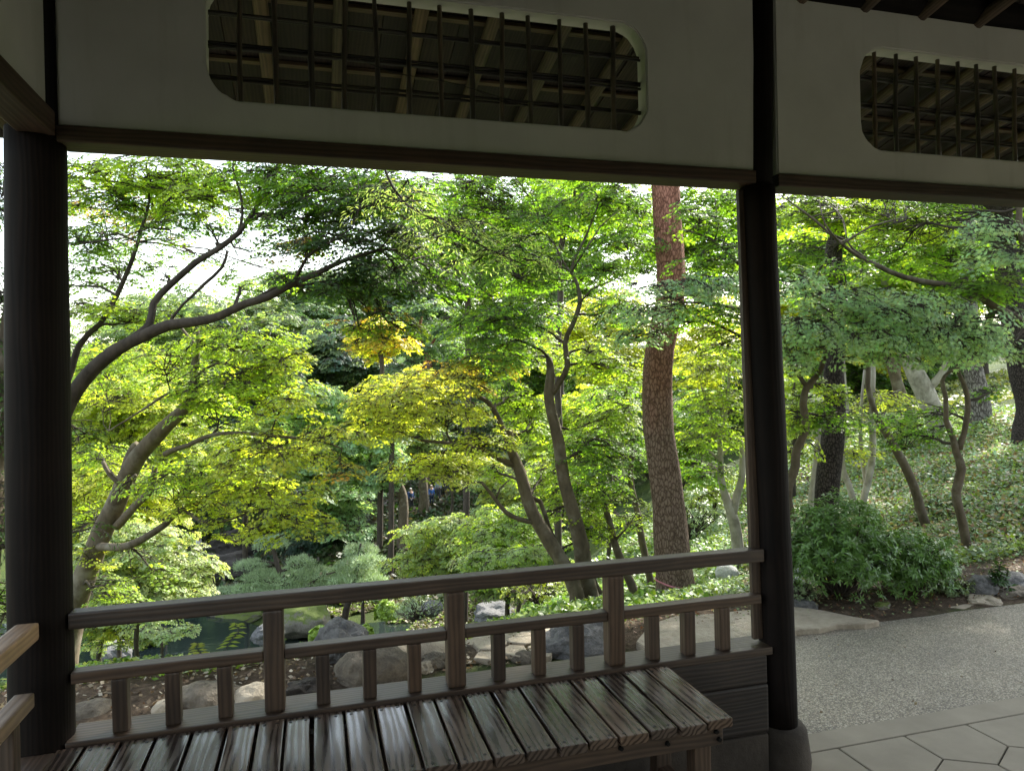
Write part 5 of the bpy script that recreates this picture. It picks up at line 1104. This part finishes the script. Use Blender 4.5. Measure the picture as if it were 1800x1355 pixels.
shrub('azalea_shrub', 'small silvery green shrub between the white rocks and the azalea', 1420, 1066, 90, 40, 'pale', 1100, .022)
shrub('fern_plant', 'low pale fern spilling over the edging right of the azalea', 1700, 1056, 90, 34, 'pale', 1100, .024)
shrub('skimmia_shrub', 'small upright plant with dark whorled leaves at the right edge', 1768, 1048, 40, 66, 'dark', 160, .05)
shrub('azalea_shrub', 'loose green shrub on the slope under the pale mottled trunk', 1615, 800, 110, 90, 'g', 1800, .07)
shrub('azalea_shrub', 'loose green shrub left of the middle post on the slope', 1240, 960, 150, 110, 'pale', 2400, .05)
shrub('azalea_shrub', 'low green shrub behind the second bay, right of the island', 960, 1075, 150, 60, 'yg', 2400, .028)
shrub('azalea_shrub', 'sparse pale shrub on the slope left of the maple clump', 870, 1060, 150, 70, 'pale', 2600, .04)
shrub('azalea_shrub', 'loose pale shrub behind the second newel', 740, 1100, 100, 50, 'pale', 1500, .03, d=14)
shrub('azalea_ball', 'clipped round azalea ball on the moss island', 683, 1088, 42, 28, 'bright', 2600, .16, 'diamond', d=33, ball=True, stems=False)
shrub('azalea_ball', 'smaller clipped azalea ball left of the grey ridged boulder', 562, 1125, 36, 20, 'bright', 1800, .13, 'diamond', d=27, ball=True, stems=False)
shrub('azalea_ball', 'little clipped ball behind the grey ridged boulder', 643, 1118, 26, 17, 'bright', 1400, .12, 'diamond', d=28, ball=True, stems=False)
shrub('azalea_ball', 'dark clipped mound between the niwaki pines', 520, 1075, 60, 24, 'nee', 1400, .2, 'diamond', d=40, ball=True, stems=False)
shrub('azalea_shrub', 'bushy pale shrub on the island beside the rear water', 730, 1100, 70, 46, 'pale', 1500, .12, d=30)
# fern like seedling standing in front of the pond
for i, (lab, x0, y0, x1, y1, col) in enumerate((('arching fern frond seen against the pond between left newel and third baluster', 385, 1165, 415, 1095, 'yg'), ('small yellow leaved sprig seen against the pond left of the fern frond', 362, 1160, 345, 1128, 'yel'))):
    a = P(x0, y0+6, 4.9); b = P(x1, y1, 4.75); g = tz(a[0], a[1]); o = empty('fern_plant', (a[0], a[1], g), lab, 'plant'); bag = ([], [])
    m = twig_to(bag, np.array([a[0], a[1], g]), b, .004, .0015, 8, .10, 5); put('stem', mesh_of('stem', bag[0], bag[1], M_BARKD, True), o); cr = Crown(); m = np.array([list(q) for q in m])
    C = []; D_ = []
    for q in range(3, 9):
        for s_ in (-1, 1):
            for t in (0, .5):
                c = m[q-1]*(1-t)+m[q]*t; C.append(c); D_.append(np.array([s_*1.0, random.uniform(-.3,.3), -.35]))
    n = len(C); cr.add(np.array(C), np.tile([0.1,-.5,1.0],(n,1)), np.array(D_), np.linspace(.055,.03,n), np.tile(G[col],(n,1))*.8)
    put('foliage', cr.mesh('f', 'lance', M_LEAF), o)

# ------------------------------------------------------------------ ground cover and litter (nobody could count it)
def scatter(name, label, cat, n, xr, yr, size, col, kind, lm, keep, up=.35, hgt=.03, growth=.0):
    x = RNG.uniform(*xr, n*3); y = RNG.uniform(*yr, n*3); k = keep(x, y); x, y = x[k][:n], y[k][:n]; z = terrain(x, y)
    for i in range(0): pass
    d = np.hypot(x, y); s = size*RNG.uniform(.6,1.3,len(x))*(1+growth*np.maximum(0, d-6))
    C = np.stack([x, y, z+hgt*RNG.random(len(x))*(1+growth*np.maximum(0,d-6))*1.5+.01], 1); N_ = np.array([0,0,1.0])+up*RNG.normal(size=(len(x),3)); D_ = RNG.normal(size=(len(x),3))
    base = np.array([G[c] if isinstance(c, str) else c for c in col]); K = base[RNG.integers(0, len(base), len(x))]*(1+.22*RNG.normal(size=(len(x),1)))
    patch = np.array([noise.noise(Vector((a*.9, b*.9, 0))) for a, b in zip(x, y)])[:, None]; K = K*(1+.35*patch)
    cr = Crown(); cr.add(C, N_, D_, s, K); o = put(name, cr.mesh(name, kind, lm)); return tag(o, label, cat, kind='stuff')
slope_ok = lambda x, y: (y > 4.7) & (np.arctan2(x, y) > math.radians(27)) & (np.arctan2(x, y) < math.radians(60)) & (np.hypot(x, y) < 22) & (RNG.random(len(x)) < np.clip(7/np.hypot(x, y), 0, 1)**1.6)
scatter('ground_cover', 'low leafy ground cover on the slope right of the middle post', 'ground cover', 150000, (2, 18), (4.7, 18), .022, ['pale','pale','bright',(.17,.21,.10),'blue'], 'diamond', M_COVER, slope_ok, .6, .07, .07)
mid_ok = lambda x, y: (y > 4.5+.0*x) & (np.arctan2(x, y) > math.radians(13)) & (np.arctan2(x, y) < math.radians(31)) & (np.hypot(x, y) < 22) & (RNG.random(len(x)) < np.clip(6/np.hypot(x, y), 0, 1)**1.6)
scatter('ground_cover', 'green ground cover round the feet of the maple clump and red pine', 'ground cover', 50000, (0, 12), (4.4, 20), .032, ['g','bright','pale'], 'diamond', M_COVER, mid_ok, .6, .07, .07)
near_ok = lambda x, y: (y > 4.55+.25*np.sin(x*2.3)) & (y < 6.2)
scatter('ground_cover', 'short weeds on the bank edge behind the railing', 'ground cover', 14000, (-2.2, 1.8), (4.3, 6.2), .022, ['g','bright','pale','yg'], 'diamond', M_COVER, near_ok, .7, .05, 0)
scatter('leaf_litter', 'brown fallen leaves and twigs on the bare earth behind the railing', 'leaf litter', 5200, (-2.6, 1.4), (3.97, 5.4), .016, [(.20,.15,.10),(.10,.06,.035),(.38,.34,.27),(.14,.10,.06)], 'diamond', M_DRY, lambda x, y: (y > 3.98), .5, .012, 0)
scatter('leaf_litter', 'yellow and brown fallen leaves on the right slope', 'leaf litter', 16000, (3, 14), (5, 12), .026, [(.34,.28,.12),(.20,.13,.07),(.42,.40,.30)], 'diamond', M_DRY, lambda x, y: (np.arctan2(x, y) > math.radians(33)) & (RNG.random(len(x)) < np.clip(7/np.hypot(x, y), 0, 1)**2), .5, .09, .05)
ivy_ok = lambda x, y: (np.hypot(x-P(690,900,50)[0], (y-P(690,900,50)[1])*.8) < 15) & (terrain(x, y) > -10.1)
scatter('ivy_cover', 'dark ivy covering the far bank below the hikers', 'ivy', 26000, (-14, 22), (36, 64), .20, [(.035,.05,.02),(.06,.08,.035),'dark',(.09,.075,.05)], 'diamond', M_COVER, ivy_ok, .7, .25, 0)
scatter('moss_cover', 'moss and short grass on the pond island', 'moss', 34000, (-5, 10), (31, 43), .13, ['bright',(.17,.19,.08),(.20,.17,.11),(.12,.10,.06)], 'diamond', M_COVER, lambda x, y: terrain(x, y) > -10.24, .4, .08, 0)
scatter('lawn_grass', 'sunlit far lawn on the right behind the pines', 'grass', 14000, (7, 32), (15, 34), .09, [(.20,.24,.05),(.16,.2,.05),(.26,.26,.08)], 'diamond', M_COVER, lambda x, y: (np.hypot(x, y) > 19) & (np.arctan2(x, y) > math.radians(33)), .6, .08, 0)
scatter('leaf_litter', 'rusty fallen needles and leaves on the bare soil in front of the azalea', 'leaf litter', 2600, (1.9, 6.0), (3.95, 4.9), .014, [(.20,.10,.05),(.12,.08,.05),(.30,.24,.14),'pale'], 'diamond', M_DRY, lambda x, y: y > 3.96, .5, .012, 0)
scatter('leaf_litter', 'few small dry leaves lying on the aggregate path', 'leaf litter', 70, (1.9, 6.0), (2.85, 3.86), .012, [(.12,.08,.05),(.28,.22,.12),(.16,.12,.07)], 'diamond', M_DRY, lambda x, y: y < 3.86, .3, .001, 0).location.z = .012
# fallen sticks
for i, (a, b, lab) in enumerate((((470,1215),(530,1196),'long bare stick on the earth beside the black lava rock'),((170,1225),(215,1232),'curved stick on the earth near the left post'),((150,1236),(192,1222),'forked stick on the earth beside the left post'),((1400,835+0),(1440,846),None))):
    if not lab: continue
    p, q = hit(*a)[0], hit(*b)[0]; pp, rr = smooth_path([p+np.array([0,0,.012]), (p+q)/2+np.array([0,.02,.02]), q+np.array([0,0,.012])], [.006,.005,.003], .03, .01); V, Fc = tube_data(pp, rr, 6)
    tag(put('stick', mesh_of('stick', V, Fc, M_BARK, True)), lab, 'stick')

# ------------------------------------------------------------------ people
def skin(name, pts, edges, rad, m, parent=None, sub=1, root=0):
    me = bpy.data.meshes.new(name); me.from_pydata([tuple(map(float, p)) for p in pts], edges, []); me.materials.append(m)
    o = bpy.data.objects.new(name+'_tmp', me); COL.objects.link(o); sk = o.modifiers.new('k', 'SKIN'); sk.use_smooth_shade = True
    for i, r in enumerate(rad):
        v = me.skin_vertices[0].data[i]; v.radius = (r, r) if not isinstance(r, tuple) else r; v.use_root = (i == root)
    s_ = o.modifiers.new('s', 'SUBSURF'); s_.levels = sub; s_.render_levels = sub
    dg = bpy.context.evaluated_depsgraph_get(); me2 = bpy.data.meshes.new_from_object(o.evaluated_get(dg)); bpy.data.objects.remove(o); return me2
M_SKIN = simple('skin', (.45,.28,.20), .6); M_HAIR = simple('hair', (.02,.016,.014), .5)
def person(px, pyfoot, d, h, label, top, trou, hat=None, pack=None, stride=0, group=None, face=0):
    c = P(px, pyfoot, d); g = tz(c[0], c[1]); o = empty('person', (c[0], c[1], g), label, 'person', group); s_ = h/1.7
    T = Matrix.Translation((c[0], c[1], g)) @ Matrix.Rotation(face, 4, 'Z') @ Matrix.Scale(s_, 4)
    pts = [(0,0,.92),(0,0,1.15),(0,0,1.38),(0,0,1.47),(0,-.01,1.56),(0,-.005,1.66), (.17,0,1.38),(.22,.0,1.12),(.22,-.08,.88), (-.17,0,1.38),(-.22,0,1.12),(-.20,-.10,.90),
           (.09,0,.88),(.10,-.02-stride,.50),(.10,.02-stride,.09),(.10,-.12-stride,.04), (-.09,0,.88),(-.10,-.02+stride,.50),(-.10,.04+stride,.09),(-.10,-.10+stride,.04)]
    ed = [(0,1),(1,2),(2,3),(3,4),(4,5),(2,6),(6,7),(7,8),(2,9),(9,10),(10,11),(0,12),(12,13),(13,14),(14,15),(0,16),(16,17),(17,18),(18,19)]
    rad = [.12,.115,.12,.05,.085,.06,.05,.042,.03,.05,.042,.03,.08,.055,.04,.035,.08,.055,.04,.035]
    put('body', skin('body', pts, ed, rad, M_SKIN), o, T)
    ti = [0,1,2,6,7,8,9,10,11]; mp = {v: i for i, v in enumerate(ti)}
    pt = [pts[i] for i in ti]; pt[mp[8]] = (.22,-.07,.93); pt[mp[11]] = (-.205,-.09,.94)
    put('jacket', skin('jacket', pt, [(mp[a], mp[b]) for a, b in ed if a in mp and b in mp], [.15,.145,.145,.066,.056,.045,.066,.056,.045], simple('jacket_cloth', top, .8)), o, T)
    ti = [0,12,13,14,16,17,18]; mp = {v: i for i, v in enumerate(ti)}
    put('trousers', skin('trousers', [pts[i] for i in ti], [(mp[a], mp[b]) for a, b in ed if a in mp and b in mp], [.14,.10,.075,.06,.10,.075,.06], simple('trouser_cloth', trou, .8)), o, T)
    put('hat' if hat else 'hair', skin('hair', [(0,.02,1.60),(0,.005,1.675),(0,0,1.70)], [(0,1),(1,2)], [.088,.092,.05], simple('hat_cloth', hat, .8) if hat else M_HAIR), o, T)
    if pack: put('backpack', bar_mesh(.42, .28, .18, simple('pack_cloth', pack, .7), .04), o, T @ Matrix.Translation((0,.19,.98)) @ Matrix.Rotation(math.radians(-90), 4, 'Y'))
    return o
gp = 'walkers standing on the far path'
person(723,897,52,1.72,'walker in a dark blue jacket and white cap left of the straight brown trunk',(.03,.06,.16),(.03,.03,.035),(.7,.7,.7),(.02,.04,.12),0,gp,.6)
person(742,893,53.5,1.5,'walker in a red top just right of the straight brown trunk',(.4,.04,.05),(.04,.04,.05),None,None,.0,gp,-.2)
person(750,890,54,1.6,'walker in dark clothes with a pink face in the back of the group',(.08,.05,.05),(.03,.03,.03),None,(.2,.02,.02),0,gp,.1)
person(759,893,52.5,1.58,'walker in a bright blue jacket with a pale hat',(.05,.14,.42),(.02,.03,.06),(.6,.55,.45),None,0,gp,.3)
person(771,888,54,1.62,'walker in a light grey blue jacket at the middle of the group',(.30,.36,.42),(.05,.05,.06),None,(.1,.12,.15),0,gp,-.4)
person(779,886,54.5,1.66,'walker in black with a dark hood behind the grey blue jacket',(.03,.03,.04),(.03,.03,.03),None,None,0,gp,.0)
person(788,884,55,1.6,'walker in a pale violet jacket at the right end of the group',(.35,.33,.45),(.06,.06,.08),(.65,.6,.6),None,0,gp,.2)
person(350,981,50,1.65,'person in a white shirt with a dark bag on the shaded far path',(.75,.75,.72),(.10,.09,.08),None,(.02,.02,.03),.12,None,.9)
print('leaves', NLEAF[0], 'sprays', NSPR[0], 'tris', sum(len(m.polygons) for m in bpy.data.meshes))
